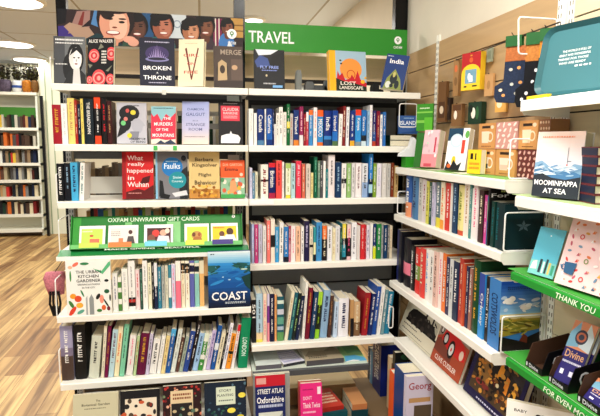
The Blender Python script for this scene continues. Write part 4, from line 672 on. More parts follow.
for lb, x, y, z, w, h, t, rz, c, sh in (('teal book lying flat beneath the red one in the bottom pile', .545, 2.40, ZB7, .17, .22, .075, 5, '1C6068', [('r', 0, 0, 1, 1, '1C6068')]),
    ('red book lying on the teal book at bottom centre', .55, 2.41, ZB7 + .077, .15, .2, .022, 8, 'B83A30', [('r', 0, 0, 1, 1, 'C8483A'), ('m', .1, .2, .9, .8, 4, 'F0D8C0')]),
    ('dark teal book lying at the right of the bottom pile', .735, 2.42, ZB7, .09, .2, .07, -2, '1A4A52', [('r', 0, 0, 1, 1, '23626A')]),
    ('tan paperback lying on the dark teal book', .74, 2.42, ZB7 + .072, .08, .19, .03, 0, 'C8885A', [('r', 0, 0, 1, 1, 'D09A6A')]),
    ('orange edged thin book lying below the road atlas', .25, 2.16, ZB7, .17, .18, .02, 8, 'E0703A', [('r', 0, 0, 1, 1, 'E8E0CC')]),
    ('yellow book lying between road atlas and pink paperback', .44, 2.2, ZB7, .12, .15, .022, -6, 'E8D84A', [('r', 0, 0, 1, 1, '2A2A2A'), ('r', 0, 0, 1, .4, 'F0E05A')])):
    flat_book(lb, x, y, z, w, h, t, rz, sh, c, GF)

# ------------------------------------------------------------------ wall shelving (right)
def zx(a, b, X=XR): return (at_x(a[0], a[1], X).z + at_x(b[0], b[1], X).z) / 2
ZR = dict(R1=zx((394, 168), (505, 178.5)), R2=zx((393.5, 215), (501.5, 250.5)), R3=zx((430, 308), (474, 337)), R4=zx((393, 331), (460, 400)), R5=.14)
ZN = dict(N1=at_x(521, 100.5, XR).z, N2=at_x(518, 196, XR).z, N3=at_x(511, 271.5, XR).z, N4=at_x(506, 357, XR).z, N5=.42)
YN, YF = 1.575, 2.585
o = empty('wall_shelving_bay', (XW, YF, 0)); tag(o, 'white wall shelving of book rows between travel bay and nearest shelves', 'shelving')
oR = o
def Wb(par):
    inv = Matrix.Translation(-par.location)
    def B(mb, n):
        c = mb.build(n, par); c.matrix_parent_inverse = inv; return c
    return B
BR = Wb(oR)
def wdeck(y0, y1, x0, zt, lip, m, face=None):
    q = MB(); q.box((x0 + .012, y0, zt - .006), (XW - .014, y1, zt), m)
    q.prism([(x0, zt - .004), (x0 + .004, zt), (x0 + .013, zt), (x0 + .013, zt - .006), (x0 + .006, zt - .008), (x0 + .006, zt - lip), (x0, zt - lip)], y0, y1, face or m, 'y')
    # end brackets, rounded toward the front
    for ya, yb in ((y0, y0 + .003), (y1 - .003, y1)):
        q.prism([(x0 + .0065, zt - .0065), (x0 + .0065, zt - lip - .002), (x0 + .014, zt - lip - .012), (XW - .014, zt - lip - .018), (XW - .014, zt - .0065)], ya, yb, m, 'y')
    return q
for nm, x0, y1 in (('R1', XR, YF), ('R2', XR, YF), ('R3', XR - .015, YF), ('R4', XR - .02, 2.48), ('R5', .845, 2.88)): BR(wdeck(YN + .004, y1, x0, ZR[nm], .032, SM if nm != 'R5' else mat('8A7458', .6)), 'shelf')
def wpost(y, B, w=.03, z1=2.1, z0=0):
    q = MB(); q.box((XW - .012, y - w / 2, z0), (XW - .0005, y + w / 2, z1), SM); z = z0 + .04
    while z < z1 - .03:
        for s_ in (-.25, .25): q.box((XW - .0126, y + s_ * w - .002, z), (XW - .012, y + s_ * w + .002, z + .014), mat('6A6456', .5))
        z += .028
    B(q, 'upright')
wpost(2.515, BR); wpost(YN + .02, BR, .026, 2.3)
o = empty('wall_shelving_bay', (XW, YN, 0)); tag(o, 'nearest white wall shelving with green edged shelves at right', 'shelving'); BN = Wb(o)
GE = mat('2F9A3C', .4)
for nm, f_ in (('N1', None), ('N2', None), ('N3', GE), ('N4', GE), ('N5', None)): BN(wdeck(.62, 1.515, XR, ZN[nm], .026 if f_ else .034, SM, f_), 'shelf')
wpost(YN - .034, BN, .026, 2.3)
for zt, txt, w, yc in ((ZN['N3'], 'THANK YOU', .155, 1.215), (ZN['N4'], 'FOR EVEN MORE', .2, 1.215)):
    q = MB(); put_text(q, txt, lambda u, v: (XR - .0008, yc - u - v * .3, zt - .014 + v), 'F2FFE8', 0, 0, .018, w); BN(q, 'lettering')
for zt in (ZN['N2'], ZN['N3'], ZN['N4']):
    q = MB(); q.box((XR + .014, .63, zt + .0002), (XW - .02, YN - .02, zt + .0016), mat('4FA84A' if zt != ZN['N2'] else 'B8CC9A', .5)); BN(q, 'shelf_liner')
# slatted wall boards
zt0 = 2.066; gz = (at_x(438, 65, XW).z + at_x(502, 43, XW).z) / 2
def slats(y0, y1, z1, c, label, B=None):
    q = MB(); z = gz + .18; top = z1
    while top > .1:
        zb_ = z if z < top - .02 else z - .18
        z = zb_; q.box((XW - .0004 - .011, y0, zb_ + .004), (XW - .0004, y1, top), mat(c, .55, kind='wood')); q.box((XW - .004, y0, zb_ - .001), (XW - .0004, y1, zb_ + .0038), DK); top = zb_ - .0012
        z -= .15
    return q
for y0, y1, c in ((2.53, 2.9, 'BFA27A'), (YN + .034, 2.499, 'C4A77E')): BR(slats(y0, y1, zt0, c, ''), 'slat_panel')
BN(slats(.62, YN - .05, zt0, 'E0D2B4', ''), 'slat_panel')
q = MB(); q.box((XW - .012, .62, zt0 + .002), (XW - .0005, YN - .05, zt0 + .22), mat('EAB27C', .55, kind='wood')); BN(q, 'top_panel')  # peach tone: warm lamplight painted into the panel's colour

WR = 'on the right wall'
XS = XR + .018
book_row([(403, 409, 175, 'blue:3A6AAE', 'white', 0, ((0, .35, 'E8A078'),)), (410.5, 416.8, 177, 'blue_grey:5A86AE', 'navy'), (417.6, 420.8, 178, 'pale_grey:D0CFC8', 'charcoal'), (421, 424.8, 179, 'white:E0D8D8', 'dark_red'), (425.2, 427.8, 181, 'yellow:DCD86A', 'charcoal'), (428.2, 430.4, 182, 'dark_green:1F5A50', 'white'), (430.8, 433.2, 182, 'lilac:D0CCE0', 'purple'), (433.8, 439.6, 182, 'blue_grey:6A8088', 'white', 0, ((0, .22, 'E0D44A'),)),
  (440, 443.6, 182, 'cream:EFE6CC', 'orange', 0, ((0, .2, 'F0A84A'),)), (444, 448.8, 183, 'red:D8443A', 'white'), (449.2, 451, 183, 'white:E6E2DA', None), (451.4, 455.6, 183, 'navy:22486A', 'pale_blue'), (456.2, 461.8, 185, 'pale_yellow:E9E0A0', 'olive', 0, ((0, .1, 'C85A3A'),)), (462.4, 467.4, 181, 'ivory:F2E9DC', 'tan'), (467.8, 470, 184, 'teal:5A9A94', 'white'), (470.4, 472.4, 188, 'white:F0EFEA', None), (472.8, 477.2, 184, 'white:F4EAE8', 'pink'), (477.6, 482, 190, 'brown:4A3030', 'cream'),
  (482.4, 485, 195, 'magenta:D0509A', 'white'), (485.3, 487, 196, 'sky_blue:4A98CC', 'white', 0, ((.5, .9, '7AB89A'),)), (490.2, 493.6, 201, 'dark_green:134038', 'teal'), (494, 497.6, 202, 'dark_teal:10383A', 'teal')],
  'second shelf ' + WR, 'spine-out books on the second wall shelf', 'x', XS, ZR['R2'], 0, depth=.13, hard_t=.045, maxd=.145)
def near_book(px_f, px_n, yt, zdeck, w, color, shapes, label, hard=True, spine_col=None, X=XS, h=None):
    """book with its spine to the aisle and its cover turned to the viewer, standing at the near end of a wall row"""
    F = at_x(px_f, yt + 30, X); Nn = at_x(px_n, yt + 30, X); T = at_x(px_n, yt, X)
    h = h or T.z - zdeck - .001; t = F.y - Nn.y
    return cover_book(label, (X, Nn.y, zdeck), w, h, t - .0008, 0, 0, shapes, color, hard, 'left', spine_col), t, h
near_FOR = True
star = []
for k in range(5):
    a = PI / 2 + k * 2 * PI / 5; star.append(('p', [(.5 + .09 * math.cos(a - .5), .52 + .06 * math.sin(a - .5)), (.5 + .2 * math.cos(a), .52 + .13 * math.sin(a)), (.5 + .09 * math.cos(a + .5), .52 + .06 * math.sin(a + .5)), (.5, .52)], '5A7078'))
near_book(498, 503.5, 203.5, ZR['R2'], .15, '0D3236', [('r', 0, 0, 1, 1, '0E3338')] + star, 'dark green hardback with star emblem facing forward in a wire frame')
near_book(487.3, 489.2, 188.5, ZR['R2'], .14, '15161A', [('r', 0, 0, 1, 1, '15161A'), ('t', 'For', .28, .885, .07, 'FFFFFF', .5), ('m', .3, .93, .95, .98, 1, 'C8D07A')], 'tall black annual with large white lettering behind the green hardbacks', False)
# railway, car and market covers propped on the sloping fourth shelf
def wall_face(label, pf, pn, X, z, h, t, tilt, color, shapes, yawd=-90, group=None, w=None, hard=False, cat='book', name=None, dy=0):
    A = at_x(pf[0], pf[1], X); B = at_x(pn[0], pn[1], X); w = w or A.y - B.y
    return cover_book(label, (X, A.y + dy, z), w, h, t, D2R(yawd), tilt, shapes, color, hard, 'left', None, group, name, 0, cat)
z4 = ZR['R4']; XC = XR + .05; G4 = 'picture books propped on the fourth wall shelf'
sm_extra = dabs(30, .14, .9, .4, .68, ['1E1A18', '3A322C', '57504A', '26201C'], .04, .03, 2)
sm = [('r', 0, 0, 1, 1, 'E9E2CC'), ('r', .12, .33, .97, .82, 'C9C8B4'), ('r', .12, .6, .97, .82, 'DAD6C2'), ('p', [(.12, .33), (.12, .5), (.2, .66), (.3, .7), (.62, .7), (.66, .62), (.86, .62), (.92, .5), (.97, .46), (.97, .33)], '2A2422'), ('r', .78, .62, .82, .76, '2A2422'), ('r', .58, .7, .63, .8, '2A2422'), ('r', .1, .33, 1, .38, '17120F'), ('e', .3, .38, .05, .07, '4A403A'), ('e', .45, .38, .05, .07, '4A403A'), ('e', .6, .38, .05, .07, '4A403A'), ('e', .8, .38, .04, .05, '4A403A'), ('m', .08, .22, .5, .27, 1, '6A6458'), ('m', .08, .11, .7, .15, 1, '6A6458'), ('m', .1, .88, .55, .93, 1, '9A9684'), ('r', .0, .04, 1, .05, 'B4AC92')]
wall_face('cream book with black steam engine propped at the far end', (398.5, 335), (430, 353), XC, z4, .215, .012, 20, 'E9E2CC', sm + sm_extra, group=G4)
carr = [('r', 0, 0, 1, 1, 'B8583A'), ('p', [(0, .55), (.4, .8), (1, .7), (1, 1), (0, 1)], 'A8988C'), ('p', [(0, .5), (.3, .65), (.6, .55), (.6, .2), (0, .25)], '8A4A3A'), ('p', [(.14, .55), (.2, .8), (.38, .86), (.6, .8), (.8, .72), (.93, .62), (.96, .42), (.8, .38), (.4, .42)], 'D82C2A'), ('p', [(.3, .8), (.36, .94), (.5, .92), (.55, .82)], '3A2E34'),
  ('e', .28, .6, .085, .14, '1B181A'), ('e', .28, .6, .055, .09, 'E6E2E0'), ('e', .1, .72, .05, .09, '1B181A'), ('e', .1, .72, .03, .055, 'E6E2E0'), ('e', .52, .47, .105, .19, '1B181A'), ('e', .52, .47, .07, .125, 'E6E2E0'), ('e', .52, .47, .02, .04, 'D82C2A'), ('e', .84, .5, .06, .1, 'F0D8C8'), ('t', 'CLIVE CUSSLER', .48, .14, .1, 'F6EEE6', .72)]
wall_face('brown book with vintage red racing car on the fourth wall shelf', (430, 351), (458, 374), XC - .004, z4, .215, .014, 18, 'B8583A', carr, group=G4, dy=-.004)
mk = [('r', 0, 0, 1, 1, '231B4E'), ('r', .08, .12, .94, .94, '2E241E'), ('p', [(.08, .12), (.94, .12), (.94, .4), (.5, .3), (.08, .35)], '5A4630'), ('p', [(.45, .94), (.94, .94), (.94, .55), (.6, .7)], '3A3436'), ('e', .3, .62, .09, .16, 'C8A060'), ('p', [(.18, .3), (.22, .62), (.38, .62), (.42, .3)], '9A7440'), ('e', .25, .28, .08, .04, 'A83A34'), ('e', .38, .26, .07, .04, '8A3A34'), ('e', .3, .83, .04, .06, '6A4A30'),
  ('p', [(.5, .5), (.52, .72), (.6, .7), (.6, .48)], 'F0A83C'), ('p', [(.66, .38), (.67, .6), (.73, .58), (.74, .36)], 'E8963A'), ('p', [(.8, .36), (.82, .6), (.88, .56), (.88, .34)], 'F4B84A'), ('e', .56, .4, .03, .03, 'E8D8B0'), ('e', .7, .3, .04, .03, 'C88A4A'), ('e', .78, .28, .03, .05, 'D89A4A'), ('m', .3, .04, .75, .08, 1, 'D8D4E8')]
mk = mk[:-1] + dabs(60, .12, .9, .16, .6, ['3A2A1C', '5A3E24', '2A1E16', 'C8883A', '8A5A2C', '1E1612', 'E0A850', '6A2A20'], .035, .03, 12) + dabs(24, .1, .9, .6, .92, ['2E2622', '3E342C', '241C18', '5A4630', 'A87C40'], .05, .04, 13) + mk[-1:]
wall_face('large navy bordered book with lamplit market painting', (463, 383), (512, 424), XC - .006, z4, .265, .025, 18, '231B4E', mk, group=G4, hard=True, dy=.0)

# third wall shelf
row3 = [(396.2, 398.3, 229, 'navy:26306E', None), (398.6, 401, 231, 'black:20222E', None), (401.4, 408.6, 238, 'black:1C1B26', None, 0, ((.25, .5, 'E88AA0'),)), (409.2, 412.6, 245, 'black:1E1C1E', 'white'), (413, 418.4, 248, 'red:DC3C36', 'white', 0, ((.3, .62, '8AA05A'),)), (418.8, 423.8, 248, 'red:E0504A', 'cream'), (424.4, 428.8, 249, 'white:F2EEE8', 'sky_blue'), (429.2, 432.8, 250, 'white:F4F0EA', 'black'), (433.2, 436.8, 251, 'pale_pink:EAC8BC', 'brown'), (437.2, 440.4, 252, 'white:F6EAE4', 'pink'), (440.8, 444.6, 253, 'orange:EC8438', 'white'),
  (445, 448.6, 257, 'dark_purple:2E2A5A', 'white'), (449, 452.4, 259, 'pale_grey:D8DAD8', 'charcoal'), (452.8, 457.6, 261, 'navy:2A3A58', 'white'), (458, 461.6, 258, 'red:C0483A', 'cream'), (462, 463.8, 263, 'terracotta:D0603E', None), (464.2, 466.8, 266, 'navy:262E56', 'white'), (467.2, 469.8, 268, 'brown:A8786A', 'white'), (470.4, 477.4, 260, 'dark_green:1A5230', 'gold'), (477.9, 483.4, 273, 'sky_blue:3E9ADC', 'white', 0, ((.5, 1, '4058A8'),), ('Orkney', .45, .5, .6)), (484, 487.4, 276, 'black:2A2622', 'white', 0, None, ('Oxford Then', .52, .6, .5))]
book_row(row3, 'third shelf ' + WR, 'spine-out books on the third wall shelf', 'x', XS, ZR['R3'], 0, depth=.13, hard_t=.04, maxd=.15)
sky = grad(0, 1, .5, 1, '9CC8E4', '1C52A4', 10) + dabs(16, .05, .95, .56, .8, ['EDE8E0', 'D8DCE4', 'F6F2EA', 'B8CCE0'], .09, .02, 3) + [ ('e', .2, .72, .12, .045, 'EDE8E0'), ('e', .28, .75, .08, .04, 'F4F0E8'), ('e', .62, .62, .14, .04, 'F0E8DC'), ('e', .7, .65, .08, .03, 'F6F2EA'), ('r', 0, .46, 1, .53, 'E8D8A8'), ('p', [(0, .2), (0, .46), (1, .46), (1, .3)], 'A89A3E'), ('p', [(0, .3), (.4, .38), (1, .34), (1, .42), (0, .42)], '7A7A34'), ] + dabs(34, 0, 1, .24, .46, ['C8B44A', '8A8A3A', 'B89A3E', '5A6A30', 'D8C870', '6A5A2A'], .12, .014, 8) + [('p', [(0, 0), (0, .22), (.5, .14), (1, .26), (1, 0)], '1E1812'), ('p', [(.5, .14), (.6, .24), (.7, .2), (.7, .1)], '7A3A24'), ('m', .15, .88, .75, .93, 2, '1E3E72')]
ob, t_, h_ = near_book(488.5, 500, 281, ZR['R3'], .158, '4A88C4', sky, 'thick blue book with wheatfield and sky painting facing forward')
spine_text(t_, h_, 0, 'COTSWOLDS', '14305E', ob, .5, .6, .55).matrix_local = Matrix.Translation((0, t_, 0)) @ Matrix.Rotation(-PI / 2, 4, 'Z')
# ------------------------------------------------------------------ first wall shelf: card packs and mug boxes
z1r = ZR['R1'] + .0006
q = MB(); q.box((XR + .016, YN + .03, 0), (XR + .1, 2.42, .0016), mat('8AC06A', .5)); q.box((XR + .02, 1.9, .0016), (XR + .09, 2.0, .0028), 'EDE8D8'); q.box((XR + .02, 2.2, .0016), (XR + .09, 2.26, .0028), 'EDE8D8')
o = q.build('shelf_liner'); o.location.z = z1r; tag(o, 'green paper liner along the first wall shelf under the card packs', 'liner')
zc = z1r + .003
def wbox(label, px0, px1, yt, X, z, w, t, color, shapes, yawd, tilt=10, name='card_pack', cat='card pack', group=None, h=None):
    A = at_x(px0, yt + 40, X); T = at_x((px0 + px1) / 2, yt, X + .02)
    return cover_book(label, (X, A.y, z), w, h or (T.z - z), t, D2R(yawd), tilt, shapes, color, False, 'left', None, group, name, 0, cat)
flw = lambda n, cs, a=.0, b=1.: [('e', rnd.random(), rnd.uniform(a, b), .07, .05, rnd.choice(cs)) for _ in range(n)]
wbox('pale pink card pack with white flowers leaning on the first wall shelf', 420, 437, 131, XR + .03, zc, .085, .045, 'F0C8CE', [('r', 0, 0, 1, 1, 'EFC6CC'), ('r', 0, 0, 1, .35, 'E89AA0')] + flw(14, ['F6F0EE', 'D8B8C0', 'C8D8C8'], .3, .95) + [('r', .75, .4, .85, .8, 'C8405A'), ('r', .2, .02, .7, .1, 'D05A6A')], -60)
wbox('dark green card pack hidden behind the pale pink one', 413, 420, 131, XR + .03, zc, .05, .03, '2F6A2E', [('r', 0, 0, 1, 1, '3A7A34')], -60, 8, h=.17)
wbox('white card pack with teal circle and colourful bird', 444, 464, 129, XR + .03, zc, .1, .035, 'F2F0EE', [('r', 0, 0, 1, 1, 'F0EEEE'), ('r', 0, .7, .7, 1, '1F4A64'), ('e', .42, .7, .3, .17, 'C8DCE4'), ('e', .42, .7, .22, .12, 'E8EEF0'), ('e', .9, .85, .1, .09, '6AAF5A'), ('r', .7, .4, .85, .72, 'E0503A'), ('e', .4, .22, .1, .12, 'F0C83A'), ('p', [(.0, .0), (.1, .22), (.3, .1), (.4, .25), (.6, .12), (.8, .2), (.7, 0)], '22262A'), ('e', .2, .1, .1, .05, 'E0703A')], -60, group=None)
wbox('small bright yellow card pack beside the mug boxes', 466, 477, 150, XR + .04, zc, .065, .03, 'F2D23A', [('r', 0, 0, 1, 1, 'F2D436'), ('r', .2, .6, .4, .85, '222222'), ('r', .55, .58, .65, .85, '222222'), ('m', .15, .15, .9, .5, 2, 'E8862E')], -70, 2)
def mug_face(c, hot=None):
    return [('r', 0, 0, 1, 1, 'D9A266'), ('r', .2, .8, .7, .9, '3A2A1E'), ('p', [(.22, .22), (.18, .68), (.66, .68), (.62, .22)], c), ('n', .72, .46, .17, .7, c), ('r', .24, .24, .62, .42, hot or c), ('e', .82, .84, .1, .07, 'F0DCC0'), ('m', .2, .06, .8, .12, 1, '7A5030')]
def pat(c, bg): return [('r', 0, 0, 1, 1, bg)] + [('e', (k % 4) * .25 + .12 + .06 * ((k // 4) % 2), (k // 4) * .2 + .1, .08, .05, c, .6 * (k % 3)) for k in range(20)]
def mugbox(label, px0, px1, row_, shapes, color='D9A266'):
    X = XR + .1; A = at_x(px0, 150, X); B = at_x(px1, 150, X); w = A.y - B.y - .002; h = .098
    mb = MB(); mb.box((0, 0, 0), (w, .07, h), mat(color, .5)); o = mb.build('mug_box'); art(o, w, h, shapes, 'printed_front', 'print')
    m = MB(); m.box((w * .1, .02, h + .0003), (w * .9, .06, h + .0012), mat('E4B880', .5)); m.build('lid_flap', o)
    o.matrix_world = Matrix.Translation((X, A.y - .001, zc + row_ * (h + .0022))) @ Matrix.Rotation(-PI / 2, 4, 'Z')
    tag(o, label, 'box', 'mug gift boxes on the first wall shelf')
mugbox('mug gift box with cream mug picture, upper left of its pile', 478, 494.5, 1, mug_face('F4E4CC'))
mugbox('pink leaf patterned gift box, upper row between two mug pictures', 495, 517, 1, pat('F6E4DC', 'D8A49A'), 'DCA898')
mugbox('mug gift box with cream mug, upper row right of pink pattern', 518, 537, 1, mug_face('F2DEC0'))
mugbox('brown patterned gift box at the right end of upper row', 538, 549, 1, pat('E8C8A8', 'A87858'), 'B08460')
mugbox('mug gift box with grey bottomed mug, lower left of its pile', 478, 495.5, 0, mug_face('F4E8D8', '5E6A66'))
mugbox('mug gift box with pale mug, lower row under the pink pattern', 496.5, 516, 0, mug_face('F2E2D4', 'E8C8B8'))
mugbox('maroon leaf patterned gift box inside the wire frame', 518, 537, 0, pat('E8BCB0', '7A3A38'), '8A4A40')
mugbox('dull red patterned gift box hidden behind the sea novel', 538, 549, 0, pat('E0B0A0', '9A5048'), '9A5048')

# ------------------------------------------------------------------ goods hanging on the wall boards
def hook(x, y, z, parent_inv=None):
    return [(XW - .011, y, z), (x, y, z), (x - .006, y, z + .008)]
def hung(name, label, px, yt, yb, X, w, t, color, shapes, yawd, cat, hdr=None, group=None):
    P_ = at_x(px, yb, X); T = at_x(px, yt, X); h = T.z - P_.z
    mb = MB(); mb.box((-w / 2, 0, 0), (w / 2, t, h), mat(color, .45)); mb2 = None
    o = mb.build(name); art(o, w, h, shapes, 'printed_front', 'print', fn=lambda x, y, z: (x - w / 2, y, z))
    if hdr:
        m = MB(); m.box((-w * .5, t * .45, h + .0004), (w * .5, t * .5, h + .03), mat(hdr, .5)); m.build('header_card', o)
    m = MB(); R = Matrix.Rotation(-D2R(yawd), 4, 'Z')
    hz = h + (.022 if hdr else -.002); e = R @ Vector((XW - .0118 - X, 0, 0)); m.tube([(0, -.004, hz + .004), (0, t * .5, hz), (e.x, e.y, hz)], .0016, DK); m.build('hook', o)
    o.matrix_world = Matrix.Translation((X, P_.y, P_.z)) @ Matrix.Rotation(D2R(yawd), 4, 'Z'); return tag(o, label, cat, group)
yb = [('r', 0, 0, 1, 1, 'B82C30'), ('r', 0, 0, 1, .45, 'F0CE3A'), ('e', .5, .45, .5, .24, 'F0CE3A'), ('r', .2, .18, .8, .55, '7FA8BC'), ('e', .42, .36, .09, .1, 'E8EEF0'), ('p', [(.4, .22), (.45, .4), (.6, .38), (.62, .22)], 'F4F4F2'), ('e', .5, .8, .1, .07, 'D8683A'), ('r', .15, .08, .3, .12, '3A3A2A'), ('r', .6, .08, .85, .12, '3A3A2A'), ('r', .45, .9, .55, .94, 'D8A03A')]
hung('toy_tin', 'red and yellow arched toy pack hanging on the wall boards', 470, 53, 90, XW - .07, .1, .03, 'E8C23A', yb, -70, 'toy')
hung('hanging_pack', 'brown wooden trinket pack hanging nearest the white slotted post', 441, 82, 122, XW - .06, .05, .02, '7A5A3A', [('r', .1, .1, .9, .5, '5A3E28'), ('e', .5, .3, .25, .1, 'D8C8B0')], -70, 'pack')
hung('hanging_pack', 'tan card pack hanging left of the red and yellow toy pack', 455, 60, 96, XW - .05, .03, .02, 'A88458', [('e', .5, .75, .3, .1, 'D87A4A'), ('e', .5, .4, .3, .12, '8A6A44')], -70, 'pack')
hung('hanging_pack', 'brown pack with pale figure hanging below the toy pack', 456, 104, 126, XW - .06, .06, .02, '8A6844', [('e', .4, .5, .16, .2, 'F0E4D4'), ('r', .1, .7, .9, .95, '6A4A30')], -70, 'pack')
hung('hanging_pack', 'dark green leafy pack hanging below the toy pack at right', 474, 102, 124, XW - .06, .07, .03, '24402E', [('e', .4, .5, .16, .25, 'E8E4D8'), ('e', .7, .5, .12, .3, '3A6A44'), ('e', .2, .7, .15, .2, '1A2A20')], -70, 'pack')
hung('hanging_pack', 'dark pack hanging between two brown packs below toy', 447, 98, 120, XW - .04, .03, .02, '3A2E26', [('e', .5, .5, .3, .2, '5A4638')], -70, 'pack')
hung('card_sleeve', 'bright green card sleeve hanging beside the travel bay end', 424, 104, 131, XW - .1, .09, .012, '5AA83A', [('r', 0, 0, 1, 1, '4A9A36'), ('r', 0, .3, 1, .4, '8ACA5A'), ('r', 0, .66, 1, .72, '8ACA5A'), ('m', .2, .8, .8, .88, 1, 'E8F6D8'), ('r', .5, 0, 1, .5, '6ABF3E')], -55, 'card')
hung('hanging_pack', 'flat beige card pack hanging right of the toy pack', 488, 74, 96, XW - .03, .05, .01, 'C8A070', [('e', .5, .5, .2, .2, 'B08858')], -80, 'pack')
hung('hanging_pack', 'faint grey green pack hanging high beside the sock cards', 489, 48, 62, XW - .03, .03, .008, '9AA08A', [('r', .2, .2, .8, .8, '8A907A')], -80, 'pack')
# pairs of socks on green header cards
def socks(label, px, yt, yb, X, w, body, cuff, spots, yawd=-50):
    P_ = at_x(px, yb, X); T = at_x(px, yt, X); h = T.z - P_.z; o = empty('pair_of_socks', (X, P_.y, P_.z)); o.rotation_euler.z = D2R(yawd); tag(o, label, 'socks', 'socks on green header cards')
    prof = [(-w * .5, .1 * h), (-w * .42, .02 * h), (w * .1, 0), (w * .42, .06 * h), (w * .5, .2 * h), (w * .46, .62 * h), (-w * .2, .62 * h), (-w * .22, .34 * h), (-w * .5, .26 * h)]
    m = MB(); m.prism(prof, 0, .022, mat(body, .85, kind='fabric'), 'y'); s1 = m.build('sock', o)
    art(s1, w, h, [('e', x, y, .06, .024, c) for x, y, c in spots], 'knitted_spots', 'marks', fn=lambda x, y, z: (x - w / 2, y, z))
    m = MB(); m.prism([(-w * .2, .625 * h), (w * .46, .625 * h), (w * .44, .84 * h), (-w * .18, .84 * h)], 0, .02, mat(cuff, .8, kind='fabric'), 'y'); m.build('cuff', o)
    m = MB(); m.box((-w * .2, -.004, .84 * h), (w * .3, -.001, h), mat('2E6A38', .5)); m.box((-w * .2, .021, .84 * h), (w * .3, .024, h), mat('2E6A38', .5)); m.box((-w * .2, -.001, h - .003), (w * .3, .021, h), mat('2E6A38', .5)); hc = m.build('header_card', o)
    m = MB(); R = Matrix.Rotation(-D2R(yawd), 4, 'Z'); e = R @ Vector((XW - .0118 - X, 0, 0)); m.tube([(0, -.012, h + .008), (0, .01, h + .002), (e.x, e.y, h + .002)], .0016, DK); m.build('hook', o)
sp = [(.75, .52, 'E0A86A'), (.3, .12, 'E0A86A'), (.55, .28, 'C8C8C0'), (.82, .3, 'E0A86A'), (.5, .5, 'C8C8C0'), (.7, .14, 'C8C8C0'), (.2, .2, 'F0E0C8')]
socks('slate blue socks with small bear spots and tan cuff', 509, 37, 103, XW - .1, .11, '33405A', 'C07A4A', sp)
socks('black socks with white marks left of the teal tray', 528, 34, 108, XW - .11, .09, '191B22', 'C88A4A', [(.7, .5, 'E8E8E8'), (.6, .35, 'E8E8E8'), (.8, .25, 'D8D8D8'), (.4, .2, 'E8E8E8'), (.6, .1, 'F0E8D8'), (.25, .12, 'E8E8E8')])
socks('dark socks with orange cuff partly behind the teal tray', 541, 30, 104, XW - .11, .08, '14161C', 'E0963A', [(.6, .4, 'E8E8E8')])
P_ = at_x(505, 112, XW - .05)
hung('hanging_pack', 'small cream and yellow pack hanging under the slate socks', 500, 96, 112, XW - .04, .05, .012, 'E0B060', [('e', .4, .5, .25, .25, 'F0E0C0')], -70, 'pack')
q = MB(); q.tube([(XW - .05, at_x(440, 66, XW - .05).y, at_x(440, 66, XW - .05).z), (XW - .05, at_x(560, 22, XW - .05).y, at_x(560, 22, XW - .05).z)], .0025, mat('4A4038', .4))
for px, py in ((470, 56), (545, 28)):
    p = at_x(px, py, XW - .05); q.tube([p, (XW - .0115, p.y, p.z)], .002, mat('4A4038', .4))
tag(q.build('hanging_rail'), 'thin dark metal rail running along the wall boards above the socks', 'rail')

# ------------------------------------------------------------------ white wire frames at shelf ends
WM = mat('F6F5F0', .3)
def wire(label, pts, r=.0028, close=True):
    P4 = [Vector(p) for p in pts]; out = []
    n = len(P4)
    for i in range(n):   # rounded corners
        a, b, c = P4[i - 1], P4[i], P4[(i + 1) % n]
        if not close and i in (0, n - 1): out.append(b); continue
        d1 = (a - b).normalized() * min(.012, (a - b).length * .4); d2 = (c - b).normalized() * min(.012, (c - b).length * .4)
        for t in (0, .25, .5, .75, 1): out.append((b + d1) * (1 - t) ** 2 + b * 2 * t * (1 - t) + (b + d2) * t ** 2)
    q = MB(); q.tube(out, r, WM, 6, close); return tag(q.build('wire_bookend'), label, 'bookend')
def wy(px, py, Y): return at_y(px, py, Y)
def rect_y(y, x0, x1, z0, z1): return [(x0, y, z0), (x1, y, z0), (x1, y, z1), (x0, y, z1)]
def rect_x(x, y0, y1, z0, z1): return [(x, y0, z0), (x, y1, z0), (x, y1, z1), (x, y0, z1)]
ye = at_x(503, 230, XR + .01).y - .004
a_, b_ = at_y(503.5, 248, ye), at_y(503.5, 213, ye)
wire('white wire frame holding the dark green hardbacks', rect_y(ye, a_.x, XW - .004, ZR['R2'] + .003, b_.z))
y2 = at_x(500.5, 315, XR + .012).y - .004; a_ = at_y(502.5, 317, y2)
wire('white wire frame across the wheatfield cover', rect_y(y2, a_.x, XW - .004, ZR['R3'] + .003, a_.z))
y3 = YN + .03; a_, b_ = at_y(517, 172, y3), at_y(517, 139, y3)
wire('white wire frame around the maroon patterned gift box', rect_y(y3, XR + .03, XW - .016, ZR['R1'] + .004, b_.z))
a_, b_ = at_y(518.5, 54, y3), at_y(518.5, 17, y3)
wire('large white wire loop above the hanging socks', [(a_.x, y3, a_.z), (XW - .014, y3, a_.z + .004), (XW - .014, y3, b_.z), (b_.x, y3, b_.z)])
a_, b_ = at_y(397, 127, 2.64), at_y(397, 104, 2.64)
wire('white wire frame before the blue island book on upper travel shelf', rect_y(2.612, a_.x, 1.12, a_.z, b_.z))
wire('white wire frame at the far end of the second wall shelf', [(XR + .012, 2.57, ZR['R2'] + .004), (XW - .014, 2.57, ZR['R2'] + .004), (XW - .014, 2.57, ZR['R2'] + .12), (XR + .012, 2.57, ZR['R2'] + .12)])
a_, b_ = at_y(388.5, 328, 2.50), at_y(388.5, 307, 2.50)
wire('white wire frame at the right end of fourth travel shelf', rect_y(2.5, a_.x, .978, a_.z, b_.z))
